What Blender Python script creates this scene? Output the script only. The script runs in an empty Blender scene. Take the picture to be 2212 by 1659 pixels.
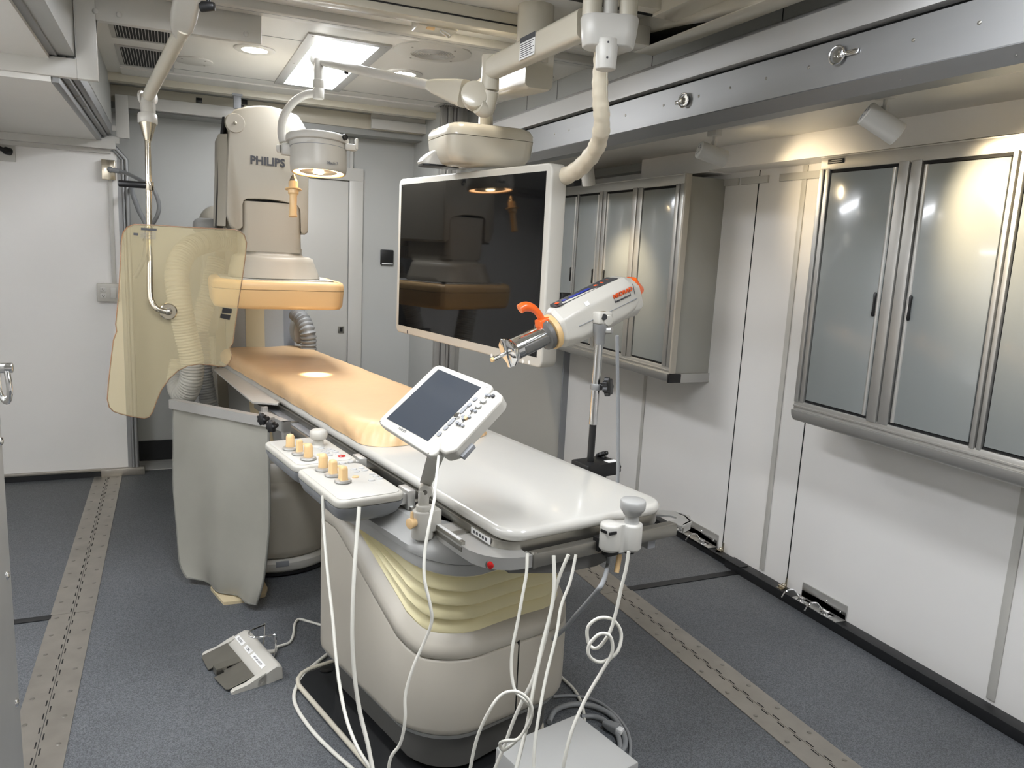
import bpy, bmesh, math, random
from mathutils import Vector, Matrix
random.seed(7)
R = math.radians
PI = math.pi
scene = bpy.context.scene
COL = scene.collection

# ------------------------------------------------------------------ camera
FPX, CX, CY = 1655.0, 1106.0, 829.5
def _cam_axes():
    Y = Vector((369 - CX, 506 - CY, FPX)).normalized()
    h = Vector((1369 - CX, 555 - CY, FPX))
    D = Y.cross(h).normalized()
    if D.y < 0: D = -D
    X = D.cross(Y)
    if X.x < 0: X = -X
    return Matrix((X, Y, -D))          # rows = room axes seen from the camera
M3 = _cam_axes()
CAM = Vector((0, 0, 1.6))
right, down, fwd = M3.col[0].copy(), M3.col[1].copy(), M3.col[2].copy()
cd = bpy.data.cameras.new('camera'); cam = bpy.data.objects.new('camera', cd); COL.objects.link(cam)
cd.sensor_width = 36; cd.lens = FPX * 36 / 2212; cd.clip_start = 0.02
up = -down; back = -fwd
cam.matrix_world = Matrix(((right.x, up.x, back.x, 0), (right.y, up.y, back.y, 0), (right.z, up.z, back.z, 1.6), (0, 0, 0, 1)))
scene.camera = cam
# ------------------------------------------------------------------ light and exposure
scene.view_settings.view_transform = 'Standard'; scene.view_settings.look = 'None'
scene.view_settings.gamma = 1; scene.view_settings.use_curve_mapping = False
scene.view_settings.exposure = 0.6
w = bpy.data.worlds.new('world'); scene.world = w; w.use_nodes = True
w.node_tree.nodes['Background'].inputs[0].default_value = (0.6, 0.65, 0.7, 1)
w.node_tree.nodes['Background'].inputs[1].default_value = 0.02
E_PANEL, E_NEAR, E_DOWN, E_LAMP = 22.0, 25.0, 40.0, 9.0      # emission of fluorescent troffers, downlights, surgical lamp glass
P_TRACK, P_LAMPSPOT = 24.0, 300.0                # watts of track spots, surgical lamp beam
# ------------------------------------------------------------------ measuring helpers (photo pixel -> point in the room)
def ray(u, v): return M3 @ Vector((u - CX, v - CY, FPX))
def W(u, v, x=None, y=None, z=None, d=None):
    r = ray(u, v)
    if z is not None: k = (z - CAM.z) / r.z
    elif y is not None: k = y / r.y
    elif x is not None: k = x / r.x
    else: k = d / FPX
    return CAM + r * k
TT = Vector((-0.1736, 0.9848, 0)); TS = Vector((0.9848, 0.1736, 0)); TO = Vector((1.091, 1.811, 0)); UZ = Vector((0, 0, 1))
def tw(v, u, z): return TO + TS * v + TT * u + UZ * z
def frame(o, x, y, z):
    m = Matrix.Identity(4)
    for i, c in enumerate((x, y, z, o)):
        for k in range(3): m[k][i] = c[k]
    return m
TF = frame(TO, TS, TT, UZ)
def hit(u, v, P, n):
    r = ray(u, v); return CAM + r * ((P - CAM).dot(n) / r.dot(n))
def WU(px, py, u): return hit(px, py, tw(0, u, 0), TT)
def WV(px, py, v): return hit(px, py, tw(v, 0, 0), TS)
def rotz(a, o=(0, 0, 0)):
    return Matrix.Translation(Vector(o)) @ Matrix.Rotation(a, 4, 'Z')
def axframe(o, zdir, xhint=(1, 0, 0)):
    z = Vector(zdir).normalized(); x = Vector(xhint); x = (x - z * x.dot(z)).normalized(); y = z.cross(x)
    return frame(Vector(o), x, y, z)

# ------------------------------------------------------------------ materials
def lin(h):
    h = h.lstrip('#'); c = [int(h[i:i + 2], 16) / 255 for i in (0, 2, 4)]
    return tuple((x / 12.92 if x <= 0.04045 else ((x + 0.055) / 1.055) ** 2.4) for x in c) + (1,)
def mat(name, col, rough=0.5, metal=0.0, noise=0.0, nscale=30, bump=0.0, bscale=200, emit=None, estr=0, spec=0.5, coat=0, stretch=None):
    m = bpy.data.materials.new(name); m.use_nodes = True; nt = m.node_tree; b = nt.nodes['Principled BSDF']
    c = lin(col) if isinstance(col, str) else col
    b.inputs['Base Color'].default_value = c; b.inputs['Roughness'].default_value = rough; b.inputs['Metallic'].default_value = metal
    b.inputs['Specular IOR Level'].default_value = spec
    if coat: b.inputs['Coat Weight'].default_value = coat; b.inputs['Coat Roughness'].default_value = 0.08
    if emit: b.inputs['Emission Color'].default_value = lin(emit); b.inputs['Emission Strength'].default_value = estr
    if noise or bump:
        tc = nt.nodes.new('ShaderNodeTexCoord'); src = tc.outputs['Object']
        if stretch:
            mp = nt.nodes.new('ShaderNodeMapping'); mp.inputs['Scale'].default_value = stretch; nt.links.new(src, mp.inputs[0]); src = mp.outputs[0]
    if noise:
        n = nt.nodes.new('ShaderNodeTexNoise'); n.inputs['Scale'].default_value = nscale; n.inputs['Detail'].default_value = 6
        nt.links.new(src, n.inputs['Vector'])
        r = nt.nodes.new('ShaderNodeMapRange'); r.inputs['To Min'].default_value = 1 - noise; r.inputs['To Max'].default_value = 1 + noise
        r.inputs['From Min'].default_value = 0.25; r.inputs['From Max'].default_value = 0.75
        nt.links.new(n.outputs['Fac'], r.inputs['Value'])
        hs = nt.nodes.new('ShaderNodeHueSaturation'); hs.inputs['Color'].default_value = c
        nt.links.new(r.outputs[0], hs.inputs['Value']); nt.links.new(hs.outputs[0], b.inputs['Base Color'])
    if bump:
        n2 = nt.nodes.new('ShaderNodeTexNoise'); n2.inputs['Scale'].default_value = bscale; n2.inputs['Detail'].default_value = 4
        nt.links.new(src, n2.inputs['Vector'])
        bp = nt.nodes.new('ShaderNodeBump'); bp.inputs['Strength'].default_value = bump; bp.inputs['Distance'].default_value = 0.01
        nt.links.new(n2.outputs['Fac'], bp.inputs['Height']); nt.links.new(bp.outputs[0], b.inputs['Normal'])
    return m
def emat(name, col, s):
    m = bpy.data.materials.new(name); m.use_nodes = True; nt = m.node_tree
    b = nt.nodes['Principled BSDF']; b.inputs['Base Color'].default_value = lin('eeeeee')
    b.inputs['Emission Color'].default_value = lin(col); b.inputs['Emission Strength'].default_value = s
    return m
MT = {
 'wall': mat('white_wall_panel', 'ebe9e5', 0.34, noise=0.015, nscale=3),
 'wallcool': mat('pale_blue_grey_wall', 'b8b9b5', 0.34, noise=0.015, nscale=3),
 'ceil': mat('ceiling_panel', 'd9d7d1', 0.4, noise=0.015, nscale=4),
 'white': mat('white_painted_metal', 'c6c4bd', 0.35, noise=0.01, nscale=5),
 'greypaint': mat('grey_painted_panel', '9c9d99', 0.4, noise=0.02, nscale=4),
 'lightgrey': mat('light_grey_paint', 'babab8', 0.35),
 'cream': mat('cream_enamel', 'c9c3b2', 0.22, coat=0.3),
 'plastic': mat('cream_moulded_plastic', 'b6b0a3', 0.38, noise=0.02, nscale=6),
 'gantry': mat('gantry_cover_plastic', 'a8a294', 0.38, noise=0.02, nscale=6),
 'plasticlight': mat('off_white_plastic', 'bfbcb3', 0.35),
 'greyplastic': mat('grey_plastic', 'a9a9a6', 0.4),
 'midgrey': mat('mid_grey_plastic', '8b8d90', 0.45),
 'tan': mat('tan_vinyl', 'deba8c', 0.42, noise=0.03, nscale=6, bump=0.22, bscale=9, stretch=(1, 2.4, 1)),
 'tanhard': mat('tan_plastic', 'e0bd8a', 0.35),
 'bellow': mat('yellowed_rubber_bellows', 'e4daae', 0.5, noise=0.05, nscale=8),
 'alu': mat('brushed_aluminium', '9fa0a0', 0.52, 0.9, noise=0.04, nscale=12, stretch=(1, 0.1, 1)),
 'alumatt': mat('matt_aluminium', 'bdbcb8', 0.45, 0.75, noise=0.03, nscale=10),
 'steel': mat('worn_floor_steel', 'a8a39a', 0.38, 0.8, noise=0.12, nscale=9),
 'darksteel': mat('table_rail_steel', '97948c', 0.33, 0.85, noise=0.04, nscale=20),
 'chrome': mat('chrome', 'e6e6e6', 0.08, 1.0),
 'nickel': mat('satin_nickel', 'c9c0ae', 0.2, 1.0),
 'black': mat('black_plastic', '141415', 0.4),
 'blackgap': mat('black_gap', '0b0b0b', 0.8),
 'door': mat('grey_glossy_door', '8d9190', 0.2, noise=0.02, nscale=3, coat=0.5),
 'cabside': mat('cabinet_side_laminate', 'a3a299', 0.4),
 'hose': mat('grey_corrugated_hose', 'b7b5ac', 0.5),
 'hosedark': mat('dark_grey_corrugated_hose', '8f908f', 0.45),
 'sleeve': mat('cream_vinyl_sleeve', 'd3c9b3', 0.45, bump=0.25, bscale=12),
 'curtain': mat('grey_green_lead_vinyl', '96948a', 0.5, noise=0.06, nscale=5, bump=0.15, bscale=8),
 'binding': mat('grey_fabric_binding', '77766f', 0.7),
 'screen': mat('black_glossy_screen', '08090b', 0.04, spec=0.45),
 'lcd': mat('grey_lcd_glass', '3c4148', 0.12, spec=0.6, coat=0.6),
 'orange': mat('orange_plastic', 'e8611b', 0.3, coat=0.3),
 'red': mat('red_lens', 'c01818', 0.2, coat=0.5),
 'blue': mat('blue_display', '1b2a86', 0.3, emit='2a48d8', estr=0.06),
 'displaydark': mat('dark_display_film', '3a3a3d', 0.25),
 'cable': mat('white_cable_jacket', 'd6d4ca', 0.4),
 'cablegrey': mat('grey_cable_jacket', '87898a', 0.45),
 'tabletop': mat('white_carbon_tabletop', 'c3c1ba', 0.2, noise=0.01, nscale=5, coat=0.35),
 'rubber': mat('black_rubber_strip', '18191b', 0.45),
 'baseblack': mat('dark_grey_base_plate', '2a2b2c', 0.18, coat=0.5),
 'plinth': mat('dark_grey_plinth', '5b5a57', 0.45),
 'label': mat('white_label', 'e8e8e6', 0.5),
 'ink': mat('dark_print', '3f4044', 0.5),
 'inkorange': mat('orange_print', 'd8541e', 0.5),
 'amber': mat('amber_lead_acrylic_edge', '8f6342', 0.25, coat=0.5),
 'vent': mat('vent_grille_metal', 'aaa9a4', 0.45),
 'darkrecess': mat('dark_recess', '1c1c1b', 0.7),
 'panelglow': emat('fluorescent_diffuser', 'f6f9ff', E_PANEL),
 'panelbright': emat('fluorescent_diffuser_bright', 'f6f9ff', E_NEAR),
 'downglow': emat('downlight_lens', 'fff6ea', E_DOWN),
 'lampglow': emat('warm_lamp_glass', 'ffc48a', E_LAMP),
 'trackglow': emat('track_lamp_lens', 'ffe2b0', 20),
 'creamstrip': mat('cream_strip', 'cdbd9a', 0.4),
 'nude': mat('tan_speckled_plate', 'd2b17e', 0.4),
}
def floor_mat():
    m = mat('speckled_grey_floor', '4e5358', 0.5); nt = m.node_tree; b = nt.nodes['Principled BSDF']
    tc = nt.nodes.new('ShaderNodeTexCoord')
    n = nt.nodes.new('ShaderNodeTexNoise'); n.inputs['Scale'].default_value = 260; n.inputs['Detail'].default_value = 3
    n2 = nt.nodes.new('ShaderNodeTexNoise'); n2.inputs['Scale'].default_value = 1.7; n2.inputs['Detail'].default_value = 5
    vo = nt.nodes.new('ShaderNodeTexVoronoi'); vo.inputs['Scale'].default_value = 90
    for q in (n, n2, vo): nt.links.new(tc.outputs['Object'], q.inputs['Vector'])
    r = nt.nodes.new('ShaderNodeValToRGB'); r.color_ramp.elements[0].position = 0.36; r.color_ramp.elements[1].position = 0.66
    r.color_ramp.elements[0].color = lin('404346'); r.color_ramp.elements[1].color = lin('6b6e71')
    nt.links.new(n.outputs['Fac'], r.inputs['Fac'])
    mr = nt.nodes.new('ShaderNodeMapRange'); mr.inputs['From Min'].default_value = 0.3; mr.inputs['From Max'].default_value = 0.7
    mr.inputs['To Min'].default_value = 0.85; mr.inputs['To Max'].default_value = 1.15; nt.links.new(n2.outputs['Fac'], mr.inputs['Value'])
    hs = nt.nodes.new('ShaderNodeHueSaturation'); nt.links.new(r.outputs[0], hs.inputs['Color']); nt.links.new(mr.outputs[0], hs.inputs['Value'])
    lt = nt.nodes.new('ShaderNodeMath'); lt.operation = 'LESS_THAN'; lt.inputs[1].default_value = 0.05
    nt.links.new(vo.outputs['Distance'], lt.inputs[0])
    mx = nt.nodes.new('ShaderNodeMix'); mx.data_type = 'RGBA'; mx.inputs[7].default_value = lin('8a8a86')
    nt.links.new(lt.outputs[0], mx.inputs[0]); nt.links.new(hs.outputs[0], mx.inputs[6]); nt.links.new(mx.outputs[2], b.inputs['Base Color'])
    bp = nt.nodes.new('ShaderNodeBump'); bp.inputs['Strength'].default_value = 0.15; bp.inputs['Distance'].default_value = 0.002
    nt.links.new(n.outputs['Fac'], bp.inputs['Height']); nt.links.new(bp.outputs[0], b.inputs['Normal'])
    return m
MT['floor'] = floor_mat()
def glass_mat():
    m = bpy.data.materials.new('tinted_lead_acrylic'); m.use_nodes = True; nt = m.node_tree; nt.nodes.clear()
    o = nt.nodes.new('ShaderNodeOutputMaterial'); t = nt.nodes.new('ShaderNodeBsdfTransparent'); g = nt.nodes.new('ShaderNodeBsdfGlossy')
    df = nt.nodes.new('ShaderNodeBsdfDiffuse'); df.inputs['Color'].default_value = lin('fff0c8')  # warm diffuse haze stands in for lamp glow on the pane
    t.inputs['Color'].default_value = lin('fffaea'); g.inputs['Roughness'].default_value = 0.06
    fr = nt.nodes.new('ShaderNodeFresnel'); fr.inputs['IOR'].default_value = 1.5
    m1 = nt.nodes.new('ShaderNodeMixShader'); m1.inputs[0].default_value = 0.17
    m2 = nt.nodes.new('ShaderNodeMixShader')
    nt.links.new(t.outputs[0], m1.inputs[1]); nt.links.new(df.outputs[0], m1.inputs[2])
    nt.links.new(fr.outputs[0], m2.inputs[0]); nt.links.new(m1.outputs[0], m2.inputs[1]); nt.links.new(g.outputs[0], m2.inputs[2])
    nt.links.new(m2.outputs[0], o.inputs[0]); return m
MT['glass'] = glass_mat()

# ------------------------------------------------------------------ mesh building
def rrect(w, h, r, n=6):
    pts = []
    r = min(r, w / 2 - 1e-5, h / 2 - 1e-5)
    for cx_, cy_, a0 in ((w / 2 - r, h / 2 - r, 0), (-w / 2 + r, h / 2 - r, 90), (-w / 2 + r, -h / 2 + r, 180), (w / 2 - r, -h / 2 + r, 270)):
        for i in range(n + 1):
            a = R(a0 + 90 * i / n); pts.append((cx_ + r * math.cos(a), cy_ + r * math.sin(a)))
    return pts
def smooth_path(P, n=6, closed=False):
    P = [Vector(p) for p in P]; out = []; N = len(P)
    if N < 3: return P
    for i in range(N if closed else N - 1):
        if closed: a, b, c, d = P[i - 1], P[i], P[(i + 1) % N], P[(i + 2) % N]
        else: a, b, c, d = P[max(i - 1, 0)], P[i], P[i + 1], P[min(i + 2, N - 1)]
        for k in range(n):
            t = k / n
            out.append(0.5 * ((2 * b) + (c - a) * t + (2 * a - 5 * b + 4 * c - d) * t * t + (3 * b - a - 3 * c + d) * t ** 3))
    if not closed: out.append(P[-1])
    return out
class MB:
    def __init__(s, m=None): s.b = bmesh.new(); s.m = m or Matrix.Identity(4)
    def _x(s, p): return s.m @ Vector(p)
    def loft(s, rings, caps=True, closed=True):
        vs = [[s.b.verts.new(s._x(p)) for p in r] for r in rings]; n = len(vs[0])
        for a, b in zip(vs[:-1], vs[1:]):
            for i in range(n if closed else n - 1):
                try: s.b.faces.new((a[i], a[(i + 1) % n], b[(i + 1) % n], b[i]))
                except ValueError: pass
        if caps:
            for r in (vs[0][::-1], vs[-1]):
                try: s.b.faces.new(r)
                except ValueError: pass
        return s
    def box(s, c, d, bev=0.0, seg=2, rz=0):
        q = Matrix.Rotation(rz, 4, 'Z')
        ring = lambda z, i: [Vector(c) + q @ Vector((x * (d[0] / 2 - i), y * (d[1] / 2 - i), z)) for x, y in ((-1, -1), (1, -1), (1, 1), (-1, 1))]
        if bev <= 0: return s.loft([ring(-d[2] / 2, 0), ring(d[2] / 2, 0)])
        b2 = bmesh.new(); vs = bmesh.ops.create_cube(b2, size=1)['verts']
        for v in vs: v.co = Vector((v.co.x * d[0], v.co.y * d[1], v.co.z * d[2]))
        bmesh.ops.bevel(b2, geom=b2.edges[:], offset=min(bev, min(d) * 0.49), segments=seg, affect='EDGES', profile=0.5)
        mp = {}
        for v in b2.verts: mp[v] = s.b.verts.new(s._x(Vector(c) + q @ v.co))
        for f in b2.faces: s.b.faces.new([mp[v] for v in f.verts])
        b2.free(); return s
    def bb(s, a, b, bev=0): 
        return s.box([(a[i] + b[i]) / 2 for i in range(3)], [abs(a[i] - b[i]) for i in range(3)], bev)
    def slab(s, w, h, t, r, bev=0.004, z0=0, c=(0, 0), n=6, seg=3, bot=True, top=True):
        rings = []
        def ring(z, i): return [(x + c[0], y + c[1], z) for x, y in rrect(w - 2 * i, h - 2 * i, max(r - i, 0.0005), n)]
        if bot:
            for k in range(seg + 1):
                a = PI / 2 * k / seg; rings.append(ring(z0 + bev * (1 - math.sin(a)), bev * (1 - math.cos(a)) if False else bev * (1 - math.sin(a))))
            rings = []
            for k in range(seg + 1):
                a = PI / 2 * k / seg; rings.append(ring(z0 + bev * (1 - math.cos(a)), bev * (1 - math.sin(a))))
        else: rings.append(ring(z0, 0))
        if top:
            for k in range(seg + 1):
                a = PI / 2 * k / seg; rings.append(ring(z0 + t - bev * (1 - math.sin(a)), bev * (1 - math.cos(a))))
        else: rings.append(ring(z0 + t, 0))
        return s.loft(rings)
    def cyl(s, p0, p1, r0, r1=None, n=24, bev=0):
        p0, p1 = Vector(p0), Vector(p1); r1 = r0 if r1 is None else r1
        L = (p1 - p0).length; prof = [(r0, 0), (r1, L)]
        if bev: prof = [(r0 - bev, 0), (r0 - bev * .3, bev * .3), (r0, bev), (r1, L - bev), (r1 - bev * .3, L - bev * .3), (r1 - bev, L)]
        return s.lathe(prof, p0, p1 - p0, n)
    def lathe(s, prof, o, ax=(0, 0, 1), n=28, sx=1, sy=1):
        z = Vector(ax).normalized(); h = Vector((1, 0, 0)) if abs(z.x) < 0.9 else Vector((0, 1, 0))
        x = (h - z * h.dot(z)).normalized(); y = z.cross(x); o = Vector(o)
        return s.loft([[o + x * (max(r, 1e-4) * sx * math.cos(2 * PI * i / n)) + y * (max(r, 1e-4) * sy * math.sin(2 * PI * i / n)) + z * h2 for i in range(n)] for r, h2 in prof])
    def tube(s, P, r, n=10, sm=6, rf=None, flat=1.0, closed=False):
        P = smooth_path(P, sm, closed) if sm else [Vector(p) for p in P]
        T = [(P[min(i + 1, len(P) - 1)] - P[max(i - 1, 0)]).normalized() for i in range(len(P))]
        if closed:
            T = [(P[(i + 1) % len(P)] - P[i - 1]).normalized() for i in range(len(P))]
        h = Vector((0, 0, 1)) if abs(T[0].z) < 0.9 else Vector((1, 0, 0))
        u = (h - T[0] * h.dot(T[0])).normalized(); rings = []; L = 0
        for i, (p, t) in enumerate(zip(P, T)):
            u = (u - t * u.dot(t)).normalized(); v = t.cross(u)
            if i: L += (p - P[i - 1]).length
            rr = rf(L, i / (len(P) - 1)) if rf else r
            rings.append([p + u * (rr * flat * math.cos(2 * PI * k / n)) + v * (rr * math.sin(2 * PI * k / n)) for k in range(n)])
        if closed: rings.append(rings[0]); return s.loft(rings, caps=False)
        return s.loft(rings)
    def hose(s, P, r, pitch=0.014, depth=0.003, n=18):
        Q = smooth_path(P, 12); D = []; 
        step = pitch / 4; acc = [Q[0]]; 
        for a, b in zip(Q[:-1], Q[1:]):
            L = (b - a).length; k = max(1, int(L / step))
            for i in range(1, k + 1): acc.append(a.lerp(b, i / k))
        return s.tube(acc, r, n, 0, rf=lambda L, f: r + depth * math.sin(2 * PI * L / pitch))
    def prism(s, poly, vec, bev=0):
        poly = [Vector(p) for p in poly]; v = Vector(vec)
        return s.loft([poly, [p + v for p in poly]])
    def sphere(s, c, r, n=18, sc=(1, 1, 1)):
        rings = []
        for k in range(1, n // 2):
            a = PI * k / (n // 2); rings.append([(c[0] + r * sc[0] * math.sin(a) * math.cos(2 * PI * i / n), c[1] + r * sc[1] * math.sin(a) * math.sin(2 * PI * i / n), c[2] - r * sc[2] * math.cos(a)) for i in range(n)])
        return s.loft(rings)
    def grid(s, rows, thick=None):
        rows = [[Vector(p) for p in r] for r in rows]
        if thick is not None:
            t = Vector(thick); A = [r + [p + t for p in r[::-1]] for r in rows]
            return s.loft(A)
        return s.loft(rows, caps=False, closed=False)
    def ring(s, c, ax, R_, r, n=32, m=10):
        z = Vector(ax).normalized(); h = Vector((1, 0, 0)) if abs(z.x) < 0.9 else Vector((0, 1, 0))
        x = (h - z * h.dot(z)).normalized(); y = z.cross(x)
        return s.tube([Vector(c) + x * R_ * math.cos(2 * PI * i / n) + y * R_ * math.sin(2 * PI * i / n) for i in range(n)], r, m, 0, closed=True)

def world_loc(o):
    v = Vector((0, 0, 0))
    while o is not None: v += o.location; o = o.parent
    return v
def obj(name, mb, m, parent=None, smooth=40, origin=None, label=None):
    b = mb.b; bmesh.ops.remove_doubles(b, verts=b.verts[:], dist=1e-6); bmesh.ops.recalc_face_normals(b, faces=b.faces[:])
    me = bpy.data.meshes.new(name); b.to_mesh(me); b.free()
    if parent is None:
        if origin is None:
            cs = [v.co for v in me.vertices]
            origin = Vector((sum(c.x for c in cs) / len(cs), sum(c.y for c in cs) / len(cs), min(c.z for c in cs)))
        off = Vector(origin)
    else: off = world_loc(parent)
    me.transform(Matrix.Translation(-off))
    for p in me.polygons: p.use_smooth = True
    me.set_sharp_from_angle(angle=R(smooth))
    me.materials.append(MT[m] if isinstance(m, str) else m)
    o = bpy.data.objects.new(name, me); COL.objects.link(o)
    if parent is None: o.location = off
    else: o.parent = parent
    if label: o['label'] = label
    return o
def thing(name, label, cat, loc, group=None):
    o = bpy.data.objects.new(name, None); COL.objects.link(o); o.location = Vector(loc); o.empty_display_size = 0.05
    o['label'] = label; o['category'] = cat
    if group: o['group'] = group
    return o
def tag(o, label, cat, group=None):
    o['label'] = label; o['category'] = cat
    if group: o['group'] = group
    return o
def struct(name, mb, m, smooth=40):
    o = obj(name, mb, m, None, smooth); o['kind'] = 'structure'; return o
def part(name, mb, m, parent, smooth=40, label=None): return obj(name, mb, m, parent, smooth, label=label)
def dup(root, loc=None, label=None, group=None, rot=None):
    r = root.copy(); COL.objects.link(r)
    if loc is not None: r.location = Vector(loc)
    if rot is not None: r.rotation_euler = rot
    if label: r['label'] = label
    if group: r['group'] = group
    for ch in list(root.children):
        c = ch.copy(); COL.objects.link(c); c.parent = r
        for g in list(ch.children):
            d = g.copy(); COL.objects.link(d); d.parent = c
    return r
def reps(name, make, m, parent, spots, smooth=40):
    """one part mesh copied to several spots (offsets in the parent's space)"""
    mb = MB(); make(mb); me_o = obj(name, mb, m, parent, smooth, )
    me_o.data.transform(Matrix.Translation(world_loc(parent)))
    base = me_o
    for i, sp in enumerate(spots):
        o = base if i == 0 else base.copy()
        if i: COL.objects.link(o); o.parent = parent
        o.location = Vector(sp) - world_loc(parent)
    return base
def text(name, s, size, fr, m, parent, depth=0.0006, bold=0.0, shear=0, align='LEFT', sx=1.0):
    c = bpy.data.curves.new(name, 'FONT'); c.body = s; c.size = size; c.extrude = depth; c.offset = bold; c.shear = shear; c.align_x = align; c.resolution_u = 3
    t = bpy.data.objects.new(name + '_tmp', c); COL.objects.link(t)
    bpy.context.view_layer.update()
    me = bpy.data.meshes.new_from_object(t.evaluated_get(bpy.context.evaluated_depsgraph_get()))
    bpy.data.objects.remove(t); bpy.data.curves.remove(c)
    me.name = name; me.transform(Matrix.Diagonal((sx, 1, 1, 1))); me.transform(fr); me.transform(Matrix.Translation(-world_loc(parent)))
    me.materials.clear(); me.materials.append(MT[m]); o = bpy.data.objects.new(name, me); COL.objects.link(o); o.parent = parent
    return o

# ================================================================== THE SETTING
X0, XL, XR, XW = -1.65, -0.24, 1.93, 2.72
def S(name, boxes, m, bev=0):
    mb = MB()
    for a, b in boxes: mb.bb(a, b, bev)
    return struct(name, mb, m)
S('floor', [((X0 - .1, -1.4, -.06), (XW + .1, 5.95, 0))], 'floor')
S('ceiling', [((XL - .3, -1.4, 2.52), (XR + .12, 5.95, 2.58))], 'ceil')
S('ceiling_slideout_right', [((XR + .07, -1.4, 2.17), (XW + .08, 5.1, 2.23))], 'ceil')
S('ceiling_slideout_left', [((X0 - .05, 3.5, 2.145), (-.40, 5.6, 2.2)), ((X0 - .05, 1.95, 2.225), (-.40, 3.5, 2.28))], 'ceil')
S('wall_back', [((-.55, 5.82, 0), (XR + .1, 5.9, 2.52))], 'wallcool')
S('wall_right', [((XW, -1.4, 0), (XW + .08, 5.1, 2.2))], 'wall')
S('wall_right_end', [((1.84, 5.05, 0), (XW + .05, 5.1, 2.2)), ((1.70, 5.10, 0), (2.05, 5.9, 2.52))], 'wallcool')
S('wall_left', [((X0 - .06, 1.95, 0), (X0, 5.62, 2.25))], 'wall')
S('wall_left_end', [((X0, 5.56, .045), (-.30, 5.60, 2.09))], 'wall')
S('wall_left_near', [((-.50, -1.4, 0), (-.362, 2.0, 2.52))], 'alumatt')
S('wall_slideout_near', [((X0, 1.93, 0), (-.50, 1.98, 2.25))], 'wall')
S('wall_left_corner', [((-.60, 5.60, 0), (-.34, 5.82, 2.5))], 'greypaint')
S('wall_front', [((X0, -1.45, 0), (XW + .08, -1.38, 2.55))], 'wall')
# header above the right slide-out
S('wall_right_header', [((XR, -1.4, 2.23), (XR + .07, 5.9, 2.52))], 'greypaint')
mb = MB()
prof = [(XR, 2.405), (XR - .055, 2.395), (XR - .075, 2.375), (XR - .06, 2.315), (XR - .06, 2.30), (XR, 2.30)]
mb.prism([(x, -1.4, z) for x, z in prof], (0, 6.9, 0)); struct('trim_1', mb, 'lightgrey')
S('trim_2', [((XR - .02, -1.4, 2.285), (XR, 5.5, 2.30))], 'blackgap')
mb = MB(); mb.bb((XR - .045, -1.4, 2.155), (XR, 5.3, 2.285)); rail = struct('trim_3', mb, 'alu')
mb = MB(); mb.prism([(x, -1.4, z) for x, z in ((XR - .045, 2.155), (XR - .05, 2.15), (XR - .015, 2.112), (XR + .06, 2.112), (XR + .075, 2.13), (XR + .075, 2.17), (XR + .02, 2.17))], (0, 6.6, 0)); lip = struct('trim_4', mb, 'alu')
S('trim_5', [((XR + .075, -1.4, 2.14), (XR + .13, 5.05, 2.17))], 'lightgrey')
ys = [W(*p, x=XR - .045).y for p in ((1143, 325), (1197, 309), (1228, 300), (1298, 282), (1350, 267), (1432, 247), (1508, 225), (1577, 190), (1655, 165), (1748, 137), (1975, 72), (2118, 33))]
reps('rivet', lambda m: m.sphere((XR - .045, 0, 2.225), .006, 10, (.5, 1, 1)), 'darksteel', rail, [(0, y, 0) for y in ys])
yl = [1.0 + .33 * i for i in range(13)]
reps('rivet', lambda m: m.sphere((XR - .03, 0, 2.132), .005, 8, (.5, 1, 1)), 'darksteel', lip, [(0, y, 0) for y in yl])
# grey upper-wall seams
mb = MB()
for y in (2.20, 2.99, 3.42, 3.9, 4.29): mb.bb((XR - .001, y, 2.41), (XR, y + .004, 2.52))
struct('trim_6', mb, 'blackgap')
# header above the left slide-out with stepped metal rail
S('wall_left_header', [((-.42, 2.0, 2.245), (-.315, 5.5, 2.52))], 'greypaint')
mb = MB()
for a, b, z in ((-.405, -.372, 0.0), (-.372, -.345, .03), (-.345, -.315, .045)):
    mb.bb((a, 2.0, 2.238 + z), (b - .002, 3.49, 2.30), .003); mb.bb((a, 3.51, 2.145 + z), (b - .002, 5.54, 2.26), .003)
lr = struct('trim_7', mb, 'alu')
reps('rivet', lambda m: m.sphere((-.358, 0, 0), .008, 10, (1, 1, .5)), 'darksteel', lr, [(0, y, 2.268 if y < 3.5 else 2.176) for y in (2.5, 2.7, 2.9, 3.1, 3.3, 3.7, 4.0, 4.3)])
# portal frame across the ceiling and down over the left slide-out
mb = MB()
mb.bb((-.31, 3.48, 2.165), (XL, 3.52, 2.52), .002); mb.bb((XL, 3.48, 2.385), (.36, 3.52, 2.52), .002); mb.bb((X0, 3.48, 2.165), (-.31, 3.52, 2.235), .002)
pf = struct('trim_8', mb, 'white')
reps('rivet', lambda m: m.sphere((0, 3.478, 2.415), .011, 10, (1, .5, 1)), 'white', pf, [(-.24, 0, 0), (-.16, 0, 0), (.30, 0, 0)])
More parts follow.
